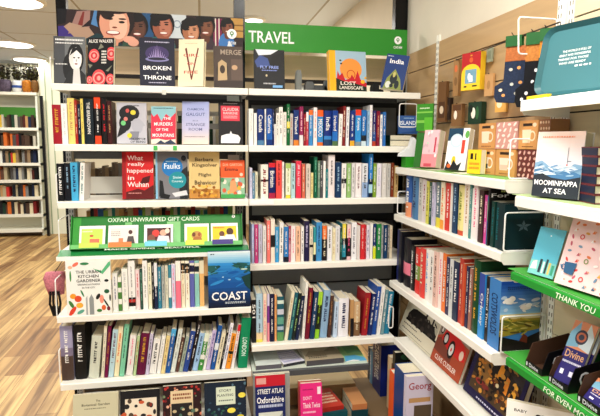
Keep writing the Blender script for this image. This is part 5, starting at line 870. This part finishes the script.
for nm, zt, yf, hh, lb in (('A4', ZA['A4'], DF, .15, 'white wire end frame left of the gift card holder'), ('A5', ZA['A5'], DF2, .17, 'white wire end frame left of the white cookbook'), ('A3', ZA['A3'], DF, .13, 'white wire end frame left of the black books'), ('A6', ZA['A6'], DF2, .16, 'white wire end frame left of the lowest spine shelf'), ('A1', ZA['A1'], DF, .12, 'white wire end frame left of the portrait cover')):
    wire(lb, rect_x(XA0 - .004, yf + .02, yf + .22, zt - .02, zt + hh))

# blue book and dark things crowded at the right end of the upper travel shelf
p = at_y(399, 146, 2.66)
cover_book('blue island guidebook tilted behind the wire frame', (at_y(398, 140, 2.66).x, 2.66, ZB['B2'] + .062), .105, .1, .02, D2R(-12), 12, [('r', 0, 0, 1, 1, '2A5E9E'), ('t', 'ISLAND', .5, .6, .22, 'F0F6FC', .8), ('m', .2, .3, .8, .4, 1, 'A8C8E4'), ('m', .3, .82, .8, .9, 1, 'A8C8E4')], '2A5E9E')
def bag(name, label, prof, y0, y1, c, cat, kind='fabric', extra=None):
    m = MB(); m.prism(prof, y0, y1, mat(c, .5, kind=kind), 'y'); return tag(m.build(name), label, cat)
x0 = at_y(388, 146, 2.66).x; zz = ZB['B2'] + .0006
cover_book('dark green leafy magazine lying under the blue island guidebook', (x0, 2.63, zz), .13, .2, .03, 0, 90, [('r', 0, 0, 1, 1, '2A4A3A')], '2C4E3C')
cover_book('teal magazine lying on the dark green one', (x0 + .004, 2.64, zz + .032), .12, .19, .026, 0, 90, [('r', 0, 0, 1, 1, '3A6A5A'), ('e', .5, .4, .3, .2, 'C8D8C0')], '1F4A46')
m = MB(); zb1 = ZR['R1'] + .0006
m.prism([(0, 0), (.085, 0), (.085, .055), (0, .055)], 0, .06, mat('3A9A2E', .45), 'y'); o = m.build('green_box'); o.location = (XR + .03, 2.52, zb1); tag(o, 'bright green box at the far end of the first wall shelf', 'box')
m = MB(); m.prism([(-.02, 0), (.1, 0), (.115, .035), (.08, .045), (.062, .09), (.05, .1), (.035, .05), (-.015, .015)], 0, .04, mat('E9ECEE', .25), 'y'); o = m.build('plastic_sleeve'); o.location = (XR + .02, 2.525, zb1 + .0558); tag(o, 'crumpled white plastic sleeve on the bright green box', 'sleeve')

# ------------------------------------------------------------------ floor level of the wall shelving
z5r = ZR['R5'] + .0006; XF = .965; XG = .895
row5 = [(366, 368.4, 347, 'charcoal:33424E', 'white'), (368.8, 371.4, 350, 'pale_blue:7FB0D0', 'white')]
book_row(row5, 'floor level of the wall shelving', 'spine-out books at the floor level of the wall shelving', 'x', XF + .0, ZR['R5'], 0, depth=.13)
def nb(pf, pn, yt, X, w, color, shapes, label, hard=True, h=None):
    return near_book(pf, pn, yt, ZR['R5'], w, color, shapes, label, hard, None, X, h)
ob, t_, h_ = nb(372.4, 380.5, 345, XF, .14, '1E2E78', [('r', 0, 0, 1, 1, '1E2E78')], 'big navy reference hardback standing at the floor corner')
spine_text(t_, h_, 0, 'CLASSIC TRAVEL', 'FFFFFF', ob, .6, .7, .5).matrix_local = Matrix.Translation((0, t_, 0)) @ Matrix.Rotation(-PI / 2, 4, 'Z')
nb(387, 390, 357, XF, .05, 'E0C8A4', [('r', 0, 0, 1, 1, 'D8C4A0'), ('r', .1, .7, .9, .9, '8A5A3A')], 'tan paperback with brown top standing by the big navy hardback')
nb(392, 394.5, 352, XF, .15, '1C2220', [('r', 0, 0, 1, 1, '1C2220'), ('t', 'CLASS', .66, .78, .13, 'F4F4F0', .6), ('t', 'TRAINS', .6, .6, .07, 'F0B48A', .7), ('e', .4, .93, .2, .05, '3A6A4A')], 'black railway cover with big white letters under sloping shelf')
nb(388.5, 393, 373, XG, .09, 'EE6A34', [('r', 0, 0, 1, 1, 'EE6A34')], 'orange paperback before the big navy hardback')
nb(393.6, 402.6, 372, XG, .13, '1C4E8E', [('r', 0, 0, 1, 1, '1C4E8E')], 'mid blue paperback left of the red script cover')
nb(403.2, 406, 376, XG, .13, 'D9D4E4', [('r', 0, 0, 1, 1, 'D6D0E2'), ('t', 'Georg', .5, .86, .12, 'A83A4A', .84), ('r', .1, .66, .9, .72, 'C8A070'), ('r', .3, .36, .95, .62, '6A5A48'), ('e', .25, .4, .12, .05, '2A2A30'), ('e', .4, .2, .1, .06, '2A2A30')], 'lilac cover with red script lettering at floor level')
flat_book('brown box of papers beyond the red script cover', XF + .02, 1.88, z5r, .17, .2, .15, 0, [('r', 0, 0, 1, 1, '9A7450')], '6A4630', spn='left')
flat_book('framed landscape print lying at floor level under car book', XF + .03, 1.9, z5r + .152, .15, .17, .012, 0, [('r', 0, 0, 1, 1, 'F0EEE8'), ('r', .08, .08, .92, .92, '4A5A4E'), ('p', [(.1, .1), (.4, .6), (.5, .1)], '2A3230'), ('p', [(.5, .3), (.92, .5), (.92, .1), (.4, .1)], '7A8A6A')], 'E9E6DE', spn='left')

# ------------------------------------------------------------------ nearest shelves
# teal tray
q = MB(); tw, th_, rr = .36, .215, .04
def rrect(w, h, r, ins=0):
    P5_ = []
    for cx, cz, a0 in ((w - r, r, -PI / 2), (w - r, h - r, 0), (r, h - r, PI / 2), (r, r, PI)):
        for k in range(6):
            a = a0 + k * PI / 10; P5_.append((cx + (r - ins) * math.cos(a), cz + (r - ins) * math.sin(a)))
    return P5_
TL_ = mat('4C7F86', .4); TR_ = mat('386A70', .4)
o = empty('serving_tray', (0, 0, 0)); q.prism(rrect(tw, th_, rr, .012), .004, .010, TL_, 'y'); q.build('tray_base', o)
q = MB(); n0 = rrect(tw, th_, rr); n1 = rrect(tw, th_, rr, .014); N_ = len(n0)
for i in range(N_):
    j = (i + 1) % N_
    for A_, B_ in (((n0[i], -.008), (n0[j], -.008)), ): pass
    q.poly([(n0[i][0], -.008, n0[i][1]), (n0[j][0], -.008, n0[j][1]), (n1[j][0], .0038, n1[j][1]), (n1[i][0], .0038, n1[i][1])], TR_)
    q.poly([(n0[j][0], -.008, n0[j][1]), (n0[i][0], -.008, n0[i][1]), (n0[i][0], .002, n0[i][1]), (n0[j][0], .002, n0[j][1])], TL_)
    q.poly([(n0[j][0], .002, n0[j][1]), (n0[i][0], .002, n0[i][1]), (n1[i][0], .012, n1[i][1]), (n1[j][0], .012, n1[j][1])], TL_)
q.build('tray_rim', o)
art(o, tw, th_, [('t', 'THE WORLD IS FULL OF', 0.32, .62, .032, 'F2F8F6', .25), ('t', 'GREAT AND WONDERFUL', 0.31, .565, .032, 'F2F8F6', .28), ('t', 'THINGS FOR THOSE', 0.30, .51, .032, 'F2F8F6', .27), ('t', 'WHO ARE READY', 0.30, .455, .032, 'F2F8F6', .24), ('m', .33, .38, .47, .42, 1, 'F2F8F6')], 'print', 'lettering', .0036)
TA = at_x(534, 91, XR + .02); o.matrix_world = Matrix.Translation((XR + .02, TA.y, ZN['N1'] + .006)) @ Matrix.Rotation(D2R(-74), 4, 'Z') @ Matrix.Rotation(D2R(-11), 4, 'X'); tag(o, 'large teal tray with rounded corners and white printed lines', 'tray')
q = MB(); q.box((0, 0, 0), (.1, .05, .012), mat('F0CF3A', .5)); o = q.build('yellow_box'); p = at_x(541, 96, XR + .03); o.matrix_world = Matrix.Translation((XR + .02, 1.515, ZN['N1'] + .0006)) @ Matrix.Rotation(D2R(-90), 4, 'Z'); tag(o, 'thin yellow box peeping from under the teal tray', 'box')
# sea novel
seaw = grad(0, 1, .4, 1, 'DDE0EA', 'F6DCD0', 10) + [ ('p', [(0, .3), (0, .52), (.15, .56), (.35, .46), (.6, .44), (.85, .52), (1, .5), (1, .28)], '8FB2CC'), ('p', [(0, .3), (0, .42), (.2, .46), (.5, .38), (.8, .42), (1, .36), (1, .25)], '5A8AB2'), ('p', [(.0, .36), (.3, .4), (.5, .35), (.3, .34)], 'DCE8F0'), ('p', [(.5, .42), (.8, .47), (.95, .44), (.7, .4)], 'DCE8F0')] + dabs(30, 0, 1, .34, .52, ['C8DAE8', '7FA6C6', '5A8AB2', 'E8F0F6', 'A4C2D8'], .12, .01, 6) + [('p', [(0, 0), (0, .33), (.2, .36), (.4, .3), (.7, .28), (1, .33), (1, 0)], '3A4048'),
  ('p', [(.6, .5), (.66, .47), (.78, .47), (.83, .52)], 'E8E4E4'), ('r', .695, .52, .705, .76, '6A6A72'), ('r', .7, .55, .78, .56, '6A6A72'), ('e', .7, .5, .02, .012, 'C0504A'), ('m', .12, .9, .8, .94, 1, 'F0A88A'), ('t', 'MOOMINPAPPA', .5, .22, .08, 'FFFFFF', .92), ('t', 'AT SEA', .5, .1, .08, 'FFFFFF', .5)]
p = at_x(531, 204, XR + .012)
cover_book('white sea novel with blue wave picture and grey lower edge', (XR + .012, p.y, ZN['N2'] + .002), .15, .198, .046, D2R(-70), 5, seaw, 'F0ECE6', True)
for k in range(6):
    oo = cover_book(['navy hardback at the bottom of the flat stack', 'navy hardback second from bottom of the flat stack', 'navy hardback third from bottom of the flat stack', 'navy hardback third from top of the flat stack', 'navy hardback second from top of the flat stack', 'navy hardback on top of the flat stack'][k] + ' beside sea novel', (XR + .055, 1.235 + .003 * (k % 2), ZN['N2'] + .002 + k * .0262), .11, .13, .0255, D2R(-12), 90, [('r', 0, 0, 1, 1, '1E2A48')], '7E3232', True, 'left', '232C48', 'flat stack of navy hardbacks')
# light blue book and pink patterned book on the third shelf
lb = [('r', 0, 0, 1, 1, '6FC4D8'), ('r', 0, 0, 1, .3, '8AD0CC'), ('p', [(.05, .1), (.1, .26), (.25, .3), (.3, .12)], 'F0E8E0'), ('r', .36, .06, .46, .34, '3A4A50'), ('r', .5, .06, .56, .3, 'E8F0F0'), ('r', .6, .06, .68, .36, '3A4A50'), ('r', .72, .06, .8, .3, 'E0C87A'), ('r', .84, .06, .94, .26, '4FA88A'), ('e', .5, .84, .03, .012, 'F0F8F8')]
wall_face('light blue notebook with small white shapes on the nearest third shelf', (527, 276), (555, 290), XR + .03, ZN['N3'] + .002, .155, .016, 18, '6FC4D8', lb, yawd=-78, w=.098)
pk = [('r', 0, 0, 1, 1, 'F2D4D2'), ('r', 0, .88, 1, 1, 'B8D4E4')]
rk = random.Random(11)
for gx in range(7):
    for gy in range(11):
        c = rk.choice(['D8504A', 'E88A5A', '7A9AB0', 'C86A7A', 'E8B05A', '3E6A8A', 'D8504A', 'F6F0EC', '8A9A5A']); x = (gx + .5) / 7 + rk.uniform(-.04, .04); y = (gy + .5) / 11 * .93 + rk.uniform(-.02, .02)
        k = rk.random()
        pk += [('e', x, y, .028, .014, c, rk.uniform(0, 3))] if k < .5 else ([('p', [(x - .022, y - .015), (x, y + .025), (x + .022, y - .012)], c), ('e', x + .02, y + .01, .014, .01, 'E8A88A')] if k < .8 else [('n', x, y, .03, .6, c)])
pk += [('p', [(.1, .14), (.08, .26), (.24, .27), (.22, .13)], '3E6A8E'), ('n', .08, .2, .035, .6, '3E6A8E'), ('e', .5, .82, .1, .02, 'E8A07A')]
wall_face('pink gift book scattered with small red and blue patterns', (553, 294), (600, 312), XR + .024, ZN['N3'] + .002, .262, .03, 17, 'F2D4D2', pk, yawd=-82, w=.26)
# chocolate display trays
def choc(label, pf, pn, full):
    X = XR + .02; a = at_x(pf, 372, X).y; b = at_x(pn, 385, X).y; w = a - b; z = ZN['N4'] + .0022; d = .15; BK = mat('17161A', .4); BR_ = mat('5A4030', .6); hb = .1
    o = empty('display_tray', (X, a, z), -PI / 2); tag(o, label, 'display tray', 'black display trays of chocolate')
    m = MB(); m.box((0, 0, 0), (w, d, .002), BR_); m.box((0, 0, .002), (w, .002, .022), BK); m.box((0, d - .002, .002), (w, d, hb), BR_)
    for x, c_ in ((0, BR_), (w - .002, BK)): m.prism([(.002, .0025), (d - .002, .0025), (d - .002, hb), (.02, hb * .75), (.002, .024)], x, x + .002, c_, 'x')
    body = m.build('tray', o); art(body, w, .022, [('t', 'Divine', .5, .5, .6, 'E8E6EC', .55), ('r', .05, .2, .12, .8, 'E8E6EC')], 'print', 'brand_lettering')
    m = MB(); put_text(m, 'G', lambda u, v: (w + .0006, .05 + u, .042 + v), 'E8E8EC', 0, 0, .042, .03); m.poly([(w + .0006, .09, .03), (w + .0006, .105, .035), (w + .0006, .105, .055), (w + .0006, .09, .05)], 'E8E8EC'); m.build('side_lettering', o)
    return o, w, X, a, z
choc('empty brown and black display tray at the far end', 525, 541, 0)
o, w, X, a, z = choc('black display tray holding the purple chocolate bars', 549, 568, 1)
bar = [('r', 0, 0, 1, 1, '3A3278'), ('r', 0, .55, 1, 1, 'E8A07A'), ('p', [(0, .55), (0, .8), (.3, 1), (.5, .6)], '8FC0D8'), ('p', [(1, .55), (1, .8), (.7, 1), (.5, .6)], 'D8E4E8'), ('e', .5, .76, .26, .12, '4A4A5A'), ('n', .5, .76, .2, .6, 'C8785A'), ('t', 'Divine', .5, .46, .12, 'E8B88A', .8), ('m', .1, .3, .9, .36, 1, 'E8E6F4'), ('r', .15, .12, .3, .2, 'E8E6F4'), ('r', .55, .12, .7, .2, 'E8E6F4')]
cover_book('purple chocolate bar with orange and blue wrapper propped upright', (X + .012, a - .004, z + .006), .075, .19, .012, -PI / 2 + .25, 26, bar, '3A3278', False, 'left', None, 'chocolate bars', 'chocolate_bar', 0, 'chocolate')
cover_book('purple chocolate bar standing behind the front one', (X + .034, a - .006, z + .006), .072, .185, .012, -PI / 2 + .2, 26, bar, '3A3278', False, 'left', None, 'chocolate bars', 'chocolate_bar', 0, 'chocolate')
o, w, X, a, z = choc('black display tray cut by the lower right picture corner', 579, 606, 1)
cover_book('purple chocolate bar lying low in the nearest tray', (X + .012, a - .008, z + .006), .1, .07, .011, -PI / 2, 40, bar, '3A3278', False, 'left', None, 'chocolate bars', 'chocolate_bar', 0, 'chocolate')
q = MB(); q.prism([(0, 0), (.1, 0), (.12, .07), (.09, .1), (.05, .085), (.01, .1), (-.01, .05)], 0, .03, mat('1E6A34', .3), 'y'); o = q.build('green_bag'); o.matrix_world = Matrix.Translation((XW - .055, 1.36, ZN['N4'] + .0026)) @ Matrix.Rotation(-PI / 2, 4, 'Z'); o.location.y = 1.40; tag(o, 'shiny dark green bag standing behind the purple chocolate bars', 'bag')
# white baby book near the bottom right corner
cover_book('white card book with black heart in the lower right corner', (.985, 1.475, .425), .2, .275, .018, D2R(-38), 4, [('r', 0, 0, 1, 1, 'F4F2EC'), ('t', 'BABY', .22, .9, .035, '2A2A2A', .2), ('e', .49, .88, .04, .02, '1C1C1E'), ('e', .56, .88, .04, .02, '1C1C1E'), ('p', [(.45, .88), (.6, .88), (.525, .83)], '1C1C1E')], 'F4F2EC') 

# ------------------------------------------------------------------ pink bag hanging at the left end
o = empty('tote_bag', (at_y(55, 272, 2.62).x, 2.62, 0)); tag(o, 'pink cloth bag with black straps hanging at the left shelf end', 'bag')
pz = at_y(55, 272, 2.62).z
m = MB()
seg = 10
for k, (zz_, ww, dd) in enumerate(((pz, .042, .02), (pz - .03, .05, .03), (pz - .07, .042, .026), (pz - .115, .036, .02))):
    pass
pf = [(.042, .02, 0), (.05, .03, -.03), (.043, .028, -.07), (.034, .02, -.11)]; b0_ = 0
for rx_, ry_, dz in pf:
    for q_ in range(12): a = 2 * PI * q_ / 12; f_ = 1 + .13 * math.sin(3 * a + dz * 40); m.v.append((rx_ * f_ * math.cos(a), ry_ * f_ * math.sin(a), pz + dz))
kk = m.mi(mat('D88A94', .8, kind='fabric'))
for i in range(3):
    for q_ in range(12):
        m.f.append([i * 12 + q_, (i + 1) * 12 + q_, (i + 1) * 12 + (q_ + 1) % 12, i * 12 + (q_ + 1) % 12]); m.m.append(kk)
m.f.append(list(range(12))); m.m.append(kk); m.f.append(list(range(36, 48))[::-1]); m.m.append(kk)
m.build('cloth', o, True)
for k in range(4):
    m = MB(); m.tube([(-.02 + k * .012, -.02, pz - .09), (-.024 + k * .016, -.024, pz - .15), (-.01 + k * .008, -.02, pz - .21), (-.018 + k * .012, -.016, pz - .165)], .006, mat('1F1A1C', .5)); m.build('strap', o)
m = MB(); m.tube([(.0, 0, pz), (.03, .03, pz + .05), (.045, .08, pz + .05)], .002, DK); m.build('hook', o)

# ------------------------------------------------------------------ far bookcase and baskets
YB_ = 9.2; X0f, X1f = -3.5, -2.62
o = empty('bookcase', (X1f, YB_, 0)); tag(o, 'far cream wall bookcase beyond the aisle on the left', 'bookcase'); inv = Matrix.Translation((-X1f, -YB_, 0))
def FB(mb, n):
    c = mb.build(n, o); c.matrix_parent_inverse = inv; return c
FS = [2.356, 1.788, 1.491, 1.215, .936, .655, .364, .12]
FM = mat('F1EFE0', .5)
for k, z in enumerate(FS): q = MB(); q.box((X0f, YB_ - (.0 if k < 7 else .08), z - .045), (X1f, 9.55, z), FM); FB(q, 'shelf')
q = MB(); q.box((X0f, 9.55, 0), (X1f, 9.56, 2.8), mat('E4E0CC', .6)); FB(q, 'back_panel')
q = MB(); q.box((X1f - .03, YB_ + .02, 0), (X1f, 9.55, 2.3), mat('E6EADC', .5)); FB(q, 'side_panel')
q = MB(); q.box((X1f + .06, YB_ - .05, 0), (X1f + .1, YB_, 2.3), mat('141416', .4)); FB(q, 'upright')
q = MB(); q.box((X0f, 9.3, 1.96), (X1f - .06, 9.32, 2.12), mat('4E8A3A', .5)); FB(q, 'header_panel')
q = MB(); q.box((X0f, 9.24, .02), (X1f - .05, 9.25, .075), mat('6A5A48', .6)); FB(q, 'plinth')
FC = ['black:1E1C1E', 'black:141416', 'tan:9A8468', 'white:C9C4B4', 'grey:5A5654', 'dark_red:5A2A26', 'navy:1E2634', 'brown:3A2C24', 'cream:B8AC8E', 'charcoal:303034', 'brown:4A342A', 'charcoal:2A2A2E', 'brown:5A4638', 'brown:6A4A3A', 'cream:E2D6B8', 'dark_red:8A2A2A', 'charcoal:3A3A40', 'tan:C09A6C', 'white:E8E6DE', 'navy:22304E', 'yellow:E0C04A', 'dark_green:2A4A3A', 'grey:8A8A88', 'orange:D87A3A', 'teal:2E7A86', 'red:C8403A']
rf = random.Random(21)
FBK = MB()
for k in range(1, 7):
    z = FS[k]; x = X0f + .02; hm = (FS[k - 1] - z - .06)
    while x < X1f - .09:
        t = rf.uniform(.026, .055); h = min(hm, rf.uniform(.16, .22)); c = cv(rf.choice(FC)); y0 = YB_ + .06 + rf.uniform(0, .02)
        FBK.box((x, y0, z + .0006), (x + t, y0 + .15, z + h), mat(c, .6)); x += t + .003
        if rf.random() < .08: x += .05
o2 = FBK.build('distant_books'); o2['kind'] = 'stuff'; tag(o2, 'six crowded rows of small books filling the far bookcase', 'books')
# plant pots along the top of the far bookcase
for i, (px, c, kind, r, h) in enumerate(((4.5, '6A5E70', 'weave', .11, .2), (17, 'D8D8D6', None, .085, .19), (26.5, 'C8822A', 'weave', .075, .2), (34.5, '8A6434', 'weave', .06, .2), (42, 'B85A28', 'weave', .05, .16))):
    p = at_y(px, 90, YB_ + .12)
    lab = ['purple grey basket of dark stems on top of the far bookcase', 'white pot with blue band on top of the far bookcase', 'bright orange basket beside the white pot', 'brown patterned basket right of the orange basket', 'small terracotta pot at the right end above the far bookcase'][i]
    x_ = min(p.x, X1f - .07) if i == 4 else p.x
    o = empty('basket' if kind else 'plant_pot', (x_, YB_ + .15, FS[0] + .0006)); tag(o, lab, 'pot', 'pots on the far bookcase')
    m = MB(); m.lathe([(r * .7, 0), (r, h * .4), (r * .95, h * .8), (r * .8, h), (r * .7, h), (r * .72, h * .85)], mat(c, .6, kind=kind)); m.build('pot', o, True)
    if i == 1: m = MB(); m.lathe([(r * 1.002, h * .38), (r * 1.006, h * .55), (r * .99, h * .6)], mat('3A5A9A', .5)); m.build('band', o)
    m = MB()
    for k in range(20):
        a = rf.uniform(0, 2 * PI); L_ = rf.uniform(.14, .28); d = Vector((math.cos(a) * .12, math.sin(a) * .12, 1)).normalized(); b = Vector((math.cos(a) * r * .4, math.sin(a) * r * .4, h * .8)); e = b + d * L_
        m.tube([b, b + d * L_ * .5, e], .004, '3A3A22', 4)
        for s_ in range(5):
            cpt = b + d * L_ * (.35 + .16 * s_); n_ = Vector((rf.uniform(-1, 1), rf.uniform(-1, 1), rf.uniform(.2, 1))).normalized() * .05; t_v = n_.orthogonal().normalized() * .02
            m.poly([cpt, cpt + n_ * .5 + t_v, cpt + n_, cpt + n_ * .5 - t_v], rf.choice(['1E1C12', '2A2418', '3A2A1E', '4A4A24']))
    m.build('foliage', o)
assert len(bpy.data.objects) > 10
dup = {l for l in LABELS if LABELS.count(l) > 1}
print('DUPLICATE LABELS', len(dup), list(dup)[:10]); print('LONG', [l for l in LABELS if len(l.split()) > 16][:10])
